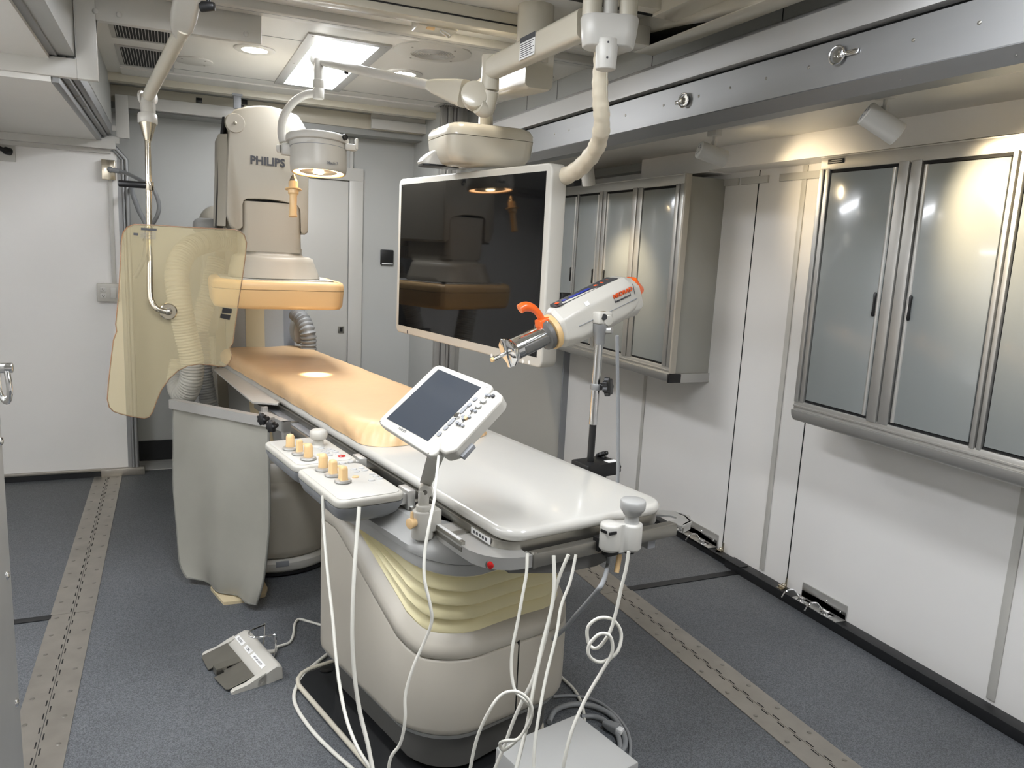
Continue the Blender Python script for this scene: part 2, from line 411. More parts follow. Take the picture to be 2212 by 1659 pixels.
# L bracket at the back left, its lower return and the right bracket
mb = MB()
mb.bb((-.295, 5.54, 2.176), (-.222, 5.57, 2.435), .002); mb.bb((-.222, 5.54, 2.362), (.42, 5.57, 2.435), .002)
mb.bb((-.40, 5.535, 2.215), (-.295, 5.57, 2.245)); mb.bb((-.36, 5.54, 2.14), (-.28, 5.56, 2.18))
mb.bb((-1.65, 5.49, 2.10), (-.30, 5.56, 2.16)); mb.bb((-1.65, 5.535, 2.075), (-.33, 5.56, 2.10))
lb = struct('trim_9', mb, 'white')
reps('rivet', lambda m: m.sphere((0, 5.538, 0), .011, 10, (1, .5, 1)), 'white', lb, [W(*p, y=5.54) for p in ((272, 219), (398, 237), (465, 245))])
mb = MB(); mb.bb((1.305, 5.53, 2.40), (2.0, 5.56, 2.465), .002); mb.bb((1.305, 5.55, 2.46), (2.0, 5.565, 2.515), .001)
rb = struct('trim_10', mb, 'white')
reps('rivet', lambda m: m.sphere((0, 5.528, 0), .011, 10, (1, .5, 1)), 'white', rb, [W(*p, y=5.53) for p in ((829, 266), (887, 273), (943, 279))])
# channels along the top of the back wall
S('trim_11', [((-.33, 5.30, 2.475), (XR, 5.38, 2.52))], 'cream'); S('trim_12', [((-.33, 5.38, 2.50), (XR, 5.60, 2.52))], 'greypaint')
S('trim_13', [((-.33, 5.60, 2.40), (XR, 5.82, 2.50))], 'cream', .004); S('trim_14', [((-.33, 5.62, 2.36), (XR, 5.82, 2.40))], 'greypaint')
S('trim_15', [((XL, 5.10, 2.512), (XR, 5.30, 2.52))], 'ceil')
# ceiling rails across the room
S('trim_16', [((.0, 3.37, 2.487), (XR, 3.46, 2.52))], 'white', .002); S('trim_17', [((.0, 3.405, 2.4865), (XR, 3.409, 2.49))], 'midgrey')
S('trim_18', [((.0, 2.96, 2.445), (1.72, 3.04, 2.52))], 'cream', .004); S('trim_19', [((.0, 2.955, 2.472), (1.72, 2.962, 2.477))], 'darkrecess')
S('trim_20', [((.36, 3.90, 2.5185), (.60, 3.905, 2.52)), ((.0, 4.95, 2.518), (1.93, 4.955, 2.52))], 'greypaint')
# carriage frame at the top right with its dark well
mb = MB(); z0, z1 = 2.40, 2.52
mb.bb((1.70, 1.55, z0), (1.80, 2.78, z1), .004); mb.bb((1.42, 2.66, z0), (1.70, 2.78, z1 - .05), .004); mb.bb((1.0, 1.45, z0), (1.80, 1.55, z1), .004)
mb.bb((1.60, 1.55, 2.45), (1.70, 2.50, 2.52)); mb.bb((1.45, 2.45, 2.46), (1.60, 2.50, 2.52)); struct('trim_21', mb, 'cream')
S('trim_22', [((1.0, 2.50, 2.505), (1.70, 2.66, 2.52))], 'darkrecess'); S('trim_23', [((1.0, 2.04, 2.42), (1.74, 2.075, 2.475))], 'midgrey', .003)
S('trim_24', [((1.83, 1.9, 2.44), (1.845, 2.0, 2.52))], 'black')
# right slide-out wall panels
mb = MB()
for y in (3.15, 2.665): mb.bb((XW - .0015, y, .06), (XW, y + .006, 2.06))
struct('trim_25', mb, 'blackgap')
mb = MB()
for y, w_ in ((4.0, .028), (2.825, .03), (1.61, .032)): mb.bb((XW - .007, y, .06), (XW, y + w_, 2.06), .002)
struct('trim_26', mb, 'white')
S('trim_27', [((2.56, -1.4, 2.062), (XW, 3.37, 2.17)), ((2.575, 3.374, 2.055), (XW, 4.02, 2.17))], 'wall')
mb = MB()
for a, b in ((3.42, 3.30), (3.28, 3.08), (3.0, 2.5)): mb.bb((XW - .012, b, 1.995), (XW, a, 2.03), .002)
struct('trim_28', mb, 'white')
S('trim_29', [((2.64, 4.02, 2.12), (XW, 5.05, 2.17))], 'greypaint')
S('trim_30', [((2.672, 5.035, 0), (XW, 5.05, 2.15))], 'midgrey')
# pilaster where the end wall meets the main body
mb = MB()
for a, b, y in ((1.66, 1.70, 5.06), (1.705, 1.735, 5.04), (1.74, 1.76, 5.05), (1.765, 1.80, 5.03), (1.805, 1.84, 5.05)): mb.bb((a, y, 0), (b, 5.10, 2.52), .002)
struct('trim_31', mb, 'alumatt')
# baseboards
S('baseboard_right', [((2.655, -1.4, 0), (XW, 3.05, .045)), ((2.67, 3.05, 0), (XW, 5.05, .03)), ((2.645, 2.92, .045), (2.70, 3.18, .05))], 'rubber', .003)
S('baseboard_left', [((X0, 5.53, 0), (-.46, 5.56, .035))], 'rubber'); S('trim_32', [((X0, 5.535, .035), (-.46, 5.56, .052)), ((-.46, 5.52, 0), (-.20, 5.58, .05))], 'steel', .003)
S('baseboard_back', [((-.40, 5.80, .02), (1.7, 5.82, .16))], 'rubber'); S('trim_33', [((-.40, 5.62, 0), (.2, 5.82, .004))], 'lightgrey')
# silver corner tube of the left end wall, chamfered at the top
mb = MB(); a = Vector((-.245, 5.55, .05)); b = Vector((-.245, 5.55, 2.045)); c = Vector((-.335, 5.55, 2.15))
for p, q in ((a, b), (b, c)): mb.cyl(p, q, .013, n=14); mb.cyl(p + Vector((-.022, .005, 0)), q + Vector((-.022, .005, 0)), .010, n=12)
mb.sphere(b, .013, 12); mb.bb((-.30, 5.56, .05), (-.235, 5.60, 2.04)); struct('trim_34', mb, 'alu')
# floor: hinge strips, floor seams
def hinge_strip(n, x, ya, yb, split):
    mb = MB()
    for a, b in ((ya, split - .001), (split + .001, yb)): mb.bb((x - .082, a, 0), (x - .001, b, .0035)); mb.bb((x + .001, a, 0), (x + .082, b, .0035))
    s_ = struct('trim_%d' % n, mb, 'steel')
    mb = MB(); y = ya + .02; k = 0
    while y < yb - .03:
        mb.bb((x + (.006 if k % 2 else -.010), y, .0034), (x + (.010 if k % 2 else -.006), y + .034, .0042)); y += .04; k += 1
    part('hinge_slots', mb, 'blackgap', s_)
    sp = []; y = ya + .07
    while y < yb:
        sp += [(x - .056, y, 0), (x + .056, y + .012, 0)]; y += .155
    reps('screw', lambda m: m.lathe([(.002, .0036), (.0085, .0042), (.0075, .0048), (.002, .0044)], (0, 0, 0), n=12), 'darksteel', s_, sp)
hinge_strip(35, -.42, .6, 5.53, 3.49); hinge_strip(36, XR, .6, 5.03, 2.95)
S('trim_37', [((X0, 3.455, 0), (-.497, 3.495, .004))], 'rubber'); S('trim_38', [((XR + .075, 2.94, 0), (2.67, 2.985, .004))], 'rubber')
# door in the back wall
dx0, dx1, dz = .58, 1.205, 2.045
mb = MB(); mb.bb((dx0, 5.808, .02), (dx1, 5.82, dz), .002); d1 = struct('door_1', mb, 'white')
mb = MB(); mb.bb((dx1 + .005, 5.79, 0), (1.312, 5.82, 2.14), .002); mb.bb((dx0 - .11, 5.79, 0), (dx0 - .005, 5.82, 2.14), .002); mb.bb((dx0 - .11, 5.788, dz + .005), (1.312, 5.82, 2.14), .002)
struct('trim_39', mb, 'white')
q = W(737, 712, y=5.80); mb = MB(); mb.bb((q.x - .022, 5.80, q.z - .025), (q.x + .022, 5.81, q.z + .025), .002); part('flush_pull', mb, 'darksteel', d1)
mb = MB(); mb.bb((q.x - .010, 5.798, q.z - .014), (q.x + .010, 5.802, q.z + .014)); mb.bb((q.x - .013, 5.797, q.z + .016), (q.x + .013, 5.801, q.z + .02)); part('pull_recess', mb, 'black', d1)
mb = MB(); mb.bb((1.212, 5.79, 2.14), (1.235, 5.82, 2.35)); struct('trim_40', mb, 'white')
# near jamb face bolts and shackle
t = thing('ring_shackle', 'steel ring shackle bolted to the metal door jamb at the left edge', 'shackle', W(4, 820, y=1.95))
p = W(-2, 795, y=1.93); p.x = -.355; mb = MB(); mb.cyl(p + Vector((-.01, 0, 0)), p + Vector((.035, 0, 0)), .011, n=16, bev=.002); part('pin', mb, 'chrome', t)
mb = MB(); mb.tube([p + Vector((.022, 0, .005)), p + Vector((.028, -.012, -.03)), p + Vector((.028, -.012, -.055)), p + Vector((.02, 0, -.075)), p + Vector((.006, .012, -.06)), p + Vector((.004, .01, -.03)), p + Vector((.008, 0, .003))], .006, 10); part('ring', mb, 'chrome', t)
for i, (px, py, nm) in enumerate(((1, 953, 'upper'), (15, 1243, 'middle'), (35, 1518, 'lowest'))):
    p = W(px, py, x=-.362); mb = MB(); mb.sphere(p, .011, 12, (.6, 1, 1))
    b_ = obj('jamb_bolt', mb, 'chrome'); tag(b_, '%s of three dome bolt heads on the grey metal jamb at left edge' % nm, 'bolt', 'bolts on the left jamb')

# ================================================================== CEILING FITTINGS
def rows_screws(t, pts, m='darksteel', r=.006):
    reps('screw', lambda q: q.lathe([(r * .4, 0), (r, -.001), (r * .7, -.002), (.0005, -.0025)], (0, 0, 0), n=10), m, t, pts)
def troffer(x0, x1, y0, y1, label, m='panelbright'):
    t = thing('fluorescent_light', label, 'ceiling light', ((x0 + x1) / 2, (y0 + y1) / 2, 2.515), 'fluorescent troffers in the ceiling')
    f_ = .05; mb = MB(); z = 2.511
    mb.bb((x0, y0, z), (x0 + f_, y1, 2.52)); mb.bb((x1 - f_, y0, z), (x1, y1, 2.52)); mb.bb((x0 + f_, y0, z), (x1 - f_, y0 + f_, 2.52)); mb.bb((x0 + f_, y1 - f_, z), (x1 - f_, y1, 2.52))
    part('frame', mb, 'alumatt', t)
    mb = MB(); ix0, ix1, iy0, iy1 = x0 + f_, x1 - f_, y0 + f_, y1 - f_; o = .035
    mb.loft([[(ix0, iy0, 2.513), (ix1, iy0, 2.513), (ix1, iy1, 2.513), (ix0, iy1, 2.513)], [(ix0 + o, iy0 + .12, 2.499), (ix1 - o, iy0 + .12, 2.499), (ix1 - o, iy1 - .12, 2.499), (ix0 + o, iy1 - .12, 2.499)]])
    part('diffuser', mb, m, t, 10)
    rows_screws(t, [(x, y, z) for x in (x0 + .025, x1 - .025) for y in (y0 + .03, (y0 + y1) / 2, y1 - .03)])
    return t
troffer(.585, .97, 3.72, 4.99, 'long bright fluorescent panel light behind the surgical lamp arm', 'panelglow')
troffer(.0, .38, 1.2, 2.45, 'fluorescent panel light above and in front of the table end')
troffer(1.2, 1.58, .05, 1.35, 'fluorescent panel light at the near end of the ceiling')
def added_side_light(x0, x1, y0, y1, z, label):  # extra light added out of view to brighten the left wall
    t = thing('fluorescent_light', label, 'ceiling light', ((x0 + x1) / 2, (y0 + y1) / 2, z), 'added unseen lights in the slide-outs')
    mb = MB(); mb.bb((x0, y0, z - .02), (x1, y1, z), .003); part('frame', mb, 'alumatt', t)
    mb = MB(); mb.bb((x0 + .02, y0 + .02, z - .026), (x1 - .02, y1 - .02, z - .019), .002); part('diffuser', mb, 'panelbright', t)
added_side_light(-1.25, -.98, 2.15, 3.2, 2.225, 'added light in the left slide-out ceiling, unseen past the left edge')
def downlight(px, py, label):
    p = W(px, py, z=2.515); t = thing('downlight', label, 'ceiling light', p, 'round recessed downlights')
    mb = MB(); mb.lathe([(.062, .004), (.062, -.003), (.09, -.005), (.098, 0), (.098, .005)], p, n=36); part('trim_ring', mb, 'white', t)
    mb = MB(); mb.lathe([(.0605, -.001), (.05, -.004), (.02, -.006), (.001, -.0065)], p, n=30); part('lens', mb, 'downglow', t)
downlight(550, 108, 'lit round downlight left of the fluorescent panel, at the end of the white cross beam')
downlight(873, 160, 'lit round downlight just right of the fluorescent panel, above the lamp arm')
downlight(1024, 41, 'lit round downlight next to the small hook box near the top')
p = W(418, 131, z=2.518); t = thing('ceiling_cover_plate', 'blank round white cover plate with screws beside the air vents', 'cover plate', p)
mb = MB(); mb.lathe([(.098, .002), (.098, -.004), (.092, -.007), (.001, -.007)], p, n=36); part('disc', mb, 'white', t)
rows_screws(t, [p + Vector((math.cos(a) * .08, math.sin(a) * .08, -.007)) for a in (.8, 2.3, 3.9, 5.5)])
p = W(935, 112, z=2.518); t = thing('ceiling_speaker', 'round white ceiling speaker with a perforated centre', 'speaker', p)
mb = MB(); mb.lathe([(.185, .002), (.185, -.005), (.15, -.012), (.105, -.014), (.105, -.008), (.001, -.006)], p, n=40); part('rim', mb, 'white', t)
mb = MB()
for k in range(7): mb.ring(p + Vector((0, 0, -.011)), (0, 0, 1), .015 + .0135 * k, .0022, 36, 6)
part('grille', mb, 'lightgrey', t)
rows_screws(t, [p + Vector((math.cos(a) * .145, math.sin(a) * .145, -.012)) for a in (.6, 2.1, 3.7, 5.2)])
def vent(x0, x1, y0, y1, label, z=2.514):
    t = thing('air_vent', label, 'vent', ((x0 + x1) / 2, (y0 + y1) / 2, z), 'ceiling air vents')
    f_ = .022; mb = MB()
    mb.bb((x0, y0, z), (x0 + f_, y1, 2.52)); mb.bb((x1 - f_, y0, z), (x1, y1, 2.52)); mb.bb((x0 + f_, y0, z), (x1 - f_, y0 + f_, 2.52)); mb.bb((x0 + f_, y1 - f_, z), (x1 - f_, y1, 2.52)); part('frame', mb, 'vent', t)
    mb = MB(); mb.bb((x0 + f_, y0 + f_, 2.517), (x1 - f_, y1 - f_, 2.52)); part('duct', mb, 'blackgap', t)
    mb = MB(); x = x0 + f_ + .006
    while x < x1 - f_: mb.bb((x - .0014, y0 + f_, z + .0005), (x + .0014, y1 - f_, 2.518)); x += .0135
    part('grille', mb, 'vent', t)
vent(-.235, .04, 4.52, 5.02, 'large slatted air vent with dark gaps, farther of the two at upper left')
vent(-.235, .04, 4.02, 4.36, 'smaller slatted air vent partly behind the white beam at upper left')
vent(1.62, 1.90, 4.95, 5.25, 'slatted air vent in the ceiling behind the lamp arm elbow')
vent(1.60, 1.88, 3.85, 4.10, 'slatted air vent right of the monitor column under the side header')
# hook box
p = W(940, 22, z=2.52); t = thing('hook_box', 'small cream box with a tan knob and wire hook under the ceiling', 'hook box', p)
mb = MB(); mb.box(p + Vector((0, 0, -.04)), (.16, .11, .08), .006); part('housing', mb, 'cream', t)
mb = MB(); k = W(932, 57, y=p.y - .04); mb.cyl(k + Vector((-.02, 0, 0)), k + Vector((.012, 0, 0)), .014, n=16, bev=.003); part('knob', mb, 'tanhard', t)
mb = MB(); mb.tube([k + Vector((.01, 0, 0)), k + Vector((.04, 0, -.005)), k + Vector((.075, 0, -.02)), k + Vector((.07, 0, -.03)), k + Vector((.035, 0, -.012))], .003, 8); part('hook', mb, 'chrome', t)
# little sensor on the back channel
p = W(523, 182, z=2.475); p.y = 5.30; t = thing('pull_latch', 'small grey latch with a black knob hanging under the back channel', 'latch', p)
mb = MB(); mb.bb((p.x - .03, 5.27, p.z - .01), (p.x + .03, 5.31, p.z + .003)); mb.bb((p.x - .022, 5.275, p.z - .085), (p.x + .022, 5.305, p.z - .01), .003); part('body', mb, 'midgrey', t)
mb = MB(); mb.cyl((p.x + .022, 5.285, p.z - .07), (p.x + .04, 5.285, p.z - .07), .012, n=14); part('knob', mb, 'black', t)
for px, py, l in ((430, 217, 'black square socket on the cream channel left of the gantry top'), (528, 221, 'black square socket on the cream channel right above the gantry top')):
    p = W(px, py, y=5.60); mb = MB(); mb.bb((p.x - .018, 5.592, p.z - .016), (p.x + .018, 5.602, p.z + .016), .001); tag(obj('channel_socket', mb, 'black'), l, 'socket', 'sockets on the back channel')

# ================================================================== WALL FITTINGS
p = W(835, 556, y=5.82); t = thing('card_reader', 'small black square card reader on the back wall', 'card reader', (p.x, 5.82, p.z - .055))
mb = MB(); mb.box((p.x, 5.81, p.z), (.1, .02, .115), .006); part('housing', mb, 'black', t)
mb = MB(); mb.bb((p.x - .04, 5.798, p.z - .052), (p.x + .045, 5.802, p.z - .044)); part('light_bar', mb, 'label', t, label='pale bar along its lower edge')
a = W(212, 612, y=5.56); b = W(258, 650, y=5.56); c = (a + b) / 2
t = thing('outlet_box', 'white surface outlet box with a duplex socket and rocker switch', 'outlet', (c.x, 5.56, b.z))
mb = MB(); mb.box((c.x, 5.535, c.z), (.128, .05, .115), .006); part('box', mb, 'plasticlight', t)
mb = MB(); mb.box((c.x + .028, 5.507, c.z), (.034, .008, .068), .003); part('rocker_switch', mb, 'white', t)
mb = MB()
for dz in (-.02, .02): mb.box((c.x - .028, 5.508, c.z + dz), (.034, .006, .028), .002)
part('socket', mb, 'white', t)
mb = MB()
for dz in (-.02, .02):
    for dx in (-.006, .006): mb.box((c.x - .028 + dx, 5.5045, c.z + dz + .003), (.0022, .001, .009))
    mb.box((c.x - .028, 5.5045, c.z + dz - .007), (.004, .001, .004))
part('socket_slots', mb, 'black', t)
p0 = W(238, 388, y=5.56); mb = MB(); mb.bb((p0.x - .012, 5.545, b.z + .11), (p0.x + .012, 5.56, p0.z), .002)
tag(obj('wire_cover', mb, 'white'), 'slim white wire cover running down the wall above the outlet box', 'wire cover')
a = W(222, 347, y=5.56); b = W(248, 388, y=5.56); c = (a + b) / 2
t = thing('conduit_box', 'steel junction box on the left end wall with a grey cable plugged in', 'junction box', (c.x, 5.56, b.z))
mb = MB(); mb.box((c.x, 5.54, c.z), (.075, .04, .12), .002); part('box', mb, 'nickel', t)
mb = MB(); g = Vector((c.x + .012, 5.51, c.z)); mb.cyl((g.x, 5.53, g.z), (g.x, 5.49, g.z), .018, n=16); mb.sphere((g.x, 5.49, g.z), .018, 14); mb.cyl((g.x, 5.49, g.z), (g.x + .05, 5.49, g.z - .006), .015, n=14); part('plug', mb, 'cablegrey', t)
P = [(g.x + .05, 5.49, g.z - .006)] + [W(*q) if 0 else W(q[0], q[1], y=q[2]) for q in ((275, 375, 5.45), (305, 390, 5.3), (330, 408, 5.2), (343, 440, 5.2), (340, 465, 5.2), (328, 487, 5.25), (312, 520, 5.3))]
mb = MB(); mb.tube(P, .012, 12); tag(obj('grey_conduit_cable', mb, 'cablegrey'), 'thick grey cable looping from the steel junction box behind the shield rod', 'cable')
P = [W(q[0], q[1], y=5.42) for q in ((278, 395), (287, 420), (300, 455), (317, 495), (310, 560), (290, 600))]; P = [W(284, 405, y=5.60)] + P[1:]
mb = MB(); mb.tube(P, .015, 12); tag(obj('grey_wall_cable', mb, 'cablegrey'), 'straight thick grey cable slanting down beside the end wall corner tube', 'cable')
a = W(0, 312, y=5.56); b = W(35, 350, y=5.56)
t = thing('cable_inlet', 'white wall plate with a dark cable plugged in at the left edge', 'inlet plate', (a.x + .05, 5.56, b.z))
mb = MB(); mb.bb((b.x - .105, 5.545, b.z), (b.x, 5.56, a.z), .003); part('plate', mb, 'white', t)
p = W(22, 328, y=5.54); mb = MB(); mb.tube([p, p + Vector((-.04, -.04, .01)), p + Vector((-.12, -.08, .05)), p + Vector((-.25, -.1, .06))], .014, 10, rf=lambda L, f: .022 if f < .25 else .013); part('plug', mb, 'black', t)
# ring latches on the rail
for px, py, l in ((1480, 217, 'steel ring latch on the silver rail, farther one above the left track light'), (1812, 120, 'steel ring latch on the silver rail, nearer one above the right track light')):
    p = W(px, py, x=XR - .05); s_ = 1 if px < 1600 else -1
    t = thing('ring_latch', l, 'latch', p, 'ring latches on the overhead rail')
    mb = MB(); mb.ring(p + Vector((-.008, 0, 0)), (1, .15, 0), .026, .0035, 28, 8); part('ring', mb, 'chrome', t)
    mb = MB(); mb.box(p + Vector((0, -.045 if s_ < 0 else .035, 0)), (.006, .06, .016), .002); mb.box(p + Vector((-.008, -.014 if s_ < 0 else .012, 0)), (.012, .014, .022), .002); part('strap', mb, 'chrome', t)
    mb = MB(); mb.cyl(p, p + Vector((-.004, 0, 0)), .021, n=20); part('backplate', mb, 'darksteel', t)
# floor latches along the right wall
def latch(y0, y1, label):
    t = thing('wall_foot_latch', label, 'latch plate', (2.70, (y0 + y1) / 2, .045), 'foot latches along the right wall')
    mb = MB(); mb.bb((2.712, y0, .045), (2.719, y1, .115), .001); mb.bb((2.655, y0, .045), (2.712, y1, .049), .001); part('angle_plate', mb, 'alumatt', t)
    for y in (y1 - .05, y0 + .07):
        mb = MB(); mb.bb((2.645, y - .03, .049), (2.69, y + .03, .054), .002); mb.bb((2.655, y - .012, .053), (2.68, y + .012, .068), .003)
        mb.tube([(2.67, y + .02, .055), (2.655, y + .045, .085), (2.62, y + .055, .08), (2.60, y + .06, .05)], .0045, 8)
        mb.cyl((2.668, y - .018, .066), (2.668, y + .018, .066), .0045, n=10); part('toggle', mb, 'chrome', t)
    mb = MB(); mb.sphere((2.711, (y0 + y1) / 2 - .02, .09), .006, 10); mb.sphere((2.711, y0 + .03, .075), .006, 10); mb.sphere((2.69, (y0 + y1) / 2, .051), .005, 8); part('rivet', mb, 'chrome', t)
latch(2.295, 2.56, 'nearer steel foot latch plate with two toggles on the black base strip')
latch(3.19, 3.50, 'farther steel foot latch plate with toggles beside the table corner')
for y, l in ((3.13, 'small upright catch at the foot of the farther wall joint'), (2.655, 'small upright catch at the foot of the nearer wall joint')):
    mb = MB(); mb.cyl((2.705, y, .045), (2.705, y, .095), .005, n=10); mb.sphere((2.69, y, .06), .012, 10); mb.cyl((2.68, y - .02, .055), (2.68, y + .02, .055), .006, n=10); mb.bb((2.66, y - .015, .045), (2.70, y + .015, .05))
    tag(obj('wall_catch', mb, 'nickel'), l, 'catch', 'catches at the wall joints')

# ================================================================== WALL CABINETS
FX = 2.45
def cabinet(y0, y1, doors, label, badge=False):
    """y0 nearest, y1 farthest; doors: list of (ya, yb, handed) ; stiles fill the rest"""
    t = thing('wall_cabinet', label, 'cabinet', ((FX + XW) / 2, (y0 + y1) / 2, .92)); z0, z1 = .985, 2.04
    mb = MB(); mb.bb((FX + .03, y0 + .012, z0), (XW, y1, z1 - .01), .002); part('body', mb, 'cabside', t)
    mb = MB(); mb.bb((FX, y0, 1.985), (FX + .035, y1, z1), .003); mb.bb((FX, y0, z0), (FX + .035, y1, 1.025), .003); mb.bb((FX - .004, y0, z1 - .006), (FX + .03, y1, z1), .001)
    mb.bb((FX - .004, y0, 1.0), (FX, y1, 1.006)); edges = [y1] + [v for d in doors for v in (d[1], d[0])] + [y0]
    for i in range(0, len(edges), 2):
        a, b = edges[i + 1], edges[i]
        n_ = 1 if abs(b - a) < .045 else 2
        wd = (b - a) / n_
        for k in range(n_): mb.bb((FX - .002 - .004 * k, a + wd * k + .002, 1.02), (FX + .03, a + wd * (k + 1) - .004, 1.99), .002)
    part('frame', mb, 'alumatt', t)
    mb = MB(); mb.prism([(FX - .012 + .034 * 1 - .034 * math.cos(a), y0, .985 - .05 * math.sin(a)) for a in [PI / 2 * k / 8 for k in range(9)]] + [(XW, y0, .935), (XW, y0, .985)], (0, y1 - y0, 0)); part('lower_rail', mb, 'alumatt', t, 60)
    mb = MB(); mb.bb((FX + .006, doors[-1][0], 1.975), (FX + .03, doors[0][1], 1.99)); mb.bb((FX + .006, doors[-1][0], 1.02), (FX + .03, doors[0][1], 1.034))
    for a, b, hd in doors: mb.bb((FX + .012, a - .002, 1.02), (FX + .03, b + .002, 1.99))
    part('dark_reveal', mb, 'blackgap', t)
    for a, b, hd in doors:
        mb = MB(); mb.bb((FX + .002, a + .006, 1.036), (FX + .02, b - .006, 1.972), .002); d = part('door', mb, 'door', t)
        yk = a + .016 if hd > 0 else b - .016
        if hd:
            mb = MB(); mb.cyl((FX + .006, yk, 1.036), (FX + .006, yk, 1.972), .009, n=12); part('edge_grip', mb, 'alumatt', d)
            mb = MB(); mb.lathe([(.003, -.05), (.006, -.044), (.0045, -.01), (.0045, .01), (.006, .035), (.003, .042)], (FX - .003, yk + (.012 if hd > 0 else -.012), 1.47), n=12, sx=1.2, sy=1); part('handle', mb, 'black', d)
    return t
c1 = cabinet(.90, 2.48, [(2.10, 2.425, 1), (1.675, 2.0, -1), (1.26, 1.63, 1), (.95, 1.20, -1)], 'large wall cabinet with grey glossy doors at the right edge')
mb = MB(); p = W(1810, 338, x=FX); mb.bb((FX - .004, 2.36, 2.008), (FX, 2.44, 2.026), .001); part('badge', mb, 'black', c1)
mb = MB(); mb.bb((FX - .005, 2.365, 2.012), (FX - .0035, 2.435, 2.014)); mb.bb((FX - .005, 2.365, 2.019), (FX - .0035, 2.42, 2.022)); part('badge_lettering', mb, 'alumatt', c1)
c2 = cabinet(3.40, 5.00, [(4.57, 4.93, 1), (4.275, 4.545, 1), (3.895, 4.19, -1), (3.475, 3.79, 0)], 'wall cabinet with grey doors behind the injector head, wooden end strip')
mb = MB(); mb.bb((FX - .004, 3.385, .99), (FX + .03, 3.40, 2.04), .001); es = part('end_strip', mb, 'plastic', c2, label='cream strip with screws on the near edge')
mb = MB(); mb.bb((FX - .01, 3.385, .937), (FX + .07, 3.402, .985), .003); part('end_cap', mb, 'black', c2)
# track lights
def track_light(base, head_dir, label, hd=.085, watt=P_TRACK, off=(0, 0, 0)):
    base = Vector(base); t = thing('track_light', label, 'spot light', base, 'white track lights in the right slide-out')
    mb = MB(); mb.box(base + Vector((0, 0, -.022)), (.035, .06, .044), .004); part('adapter', mb, 'white', t)
    mb = MB(); mb.cyl(base + Vector((0, 0, -.04)), base + Vector((0, 0, -hd)), .006, n=12); mb.box(base + Vector((0, 0, -hd + .005)), (.012, .022, .035), .003); part('stem', mb, 'white', t)
    D = Vector(head_dir).normalized(); c = base + Vector((0, 0, -hd - .034)) + Vector(off)
    mb = MB(); mb.lathe([(.001, -.066), (.034, -.066), (.037, -.063), (.037, .058), (.035, .06), (.032, .058), (.030, .03), (.001, .03)], c, D, 28); h = part('lamp_head', mb, 'white', t)
    mb = MB()
    for a in range(6): 
        q = axframe(c - D * .0665, D); mb.m = q; mb.box((.018 * math.cos(a * PI / 3), .018 * math.sin(a * PI / 3), 0), (.006, .006, .0012))
    part('vent_slots', mb, 'midgrey', h)
    mb = MB(); mb.cyl(c + D * .045, c + D * .050, .030, n=24); part('lens', mb, 'trackglow', h)
    l = bpy.data.lights.new('track_beam', 'SPOT'); l.energy = watt; l.color = (1, .80, .52); l.spot_size = R(88); l.spot_blend = .75; l.shadow_soft_size = .035
    lo = bpy.data.objects.new('track_beam', l); COL.objects.link(lo); lo.parent = t
    lo.matrix_local = Matrix.Translation(c + D * .062 - base) @ D.to_track_quat('-Z', 'Y').to_matrix().to_4x4()
    return t
b1 = W(1545, 272, z=2.17); b2 = W(1917, 183, z=2.17)
track_light(b1, Vector((2.7, 2.62, 2.0)) - b1, 'white track light whose slotted back faces the room, left of the near cabinet', watt=6.5)
track_light(b2, Vector((2.46, 1.62, 1.90)) - b2, 'white track light tilted towards the near cabinet doors, upper right')
b3 = W(1273, 322, z=2.17); track_light(b3, Vector((2.45, 3.98, 1.0)) - b3, 'white track light half hidden behind the cream cable sleeve', hd=.10)
track_light((b2.x, .3, 2.17), Vector((2.6, .3, 1.7)) - Vector((b2.x, .3, 2.1)), 'white track light beyond the right edge above the near cabinet')
mb = MB(); mb.bb((b1.x - .012, 0, 2.158), (b1.x + .012, 4.9, 2.17)); struct('trim_41', mb, 'white')

# ================================================================== EXAMINATION TABLE
def tb(**k): return MB(TF)
t = thing('examination_table', 'white topped medical examination table on a cream pedestal with yellowed bellows', 'medical table', tw(-.15, .5, 0)); TAB = t
mb = tb(); mb.slab(.60, 3.24, .036, .075, .017, .826, (0, 1.62), 8, 4); part('tabletop', mb, 'tabletop', t, 50)
mb = tb(); mb.slab(.604, 3.2, .034, .07, .002, .792, (0, 1.615), 8, 2); part('frame_strip', mb, 'darksteel', t)
def qpath(pts, z, w, h):
    """flat bar of width w, height h swept along pts (v,u)"""
    P = [Vector((a, b, 0)) for a, b in pts]; rings = []
    for i, p in enumerate(P):
        d = (P[min(i + 1, len(P) - 1)] - P[max(i - 1, 0)]).normalized(); nrm = Vector((d.y, -d.x, 0))
        rings.append([p + nrm * a + Vector((0, 0, b)) for a, b in ((-w / 2, z), (w / 2, z), (w / 2, z + h), (-w / 2, z + h))])
    return rings
cor = [(-.365 + .09 - .09 * math.cos(a), .05 - .09 * math.sin(a) + .03) for a in [PI / 2 * k / 8 for k in range(9)]]
mb = tb(); mb.loft(qpath([(-.355, .28), (-.355, .12)] + [(-.355 + .10 * (1 - math.cos(a)), .09 - .105 * math.sin(a)) for a in [PI / 2 * k / 8 for k in range(1, 9)]] + [(-.235, -.016)], .768, .03, .034)); mb.loft(qpath([(-.33, .28), (-.33, .13)] + [(-.33 + .09 * (1 - math.cos(a)), .10 - .09 * math.sin(a)) for a in [PI / 2 * k / 8 for k in range(1, 9)]], .7965, .085, .005)); part('corner_rail', mb, 'alumatt', t)
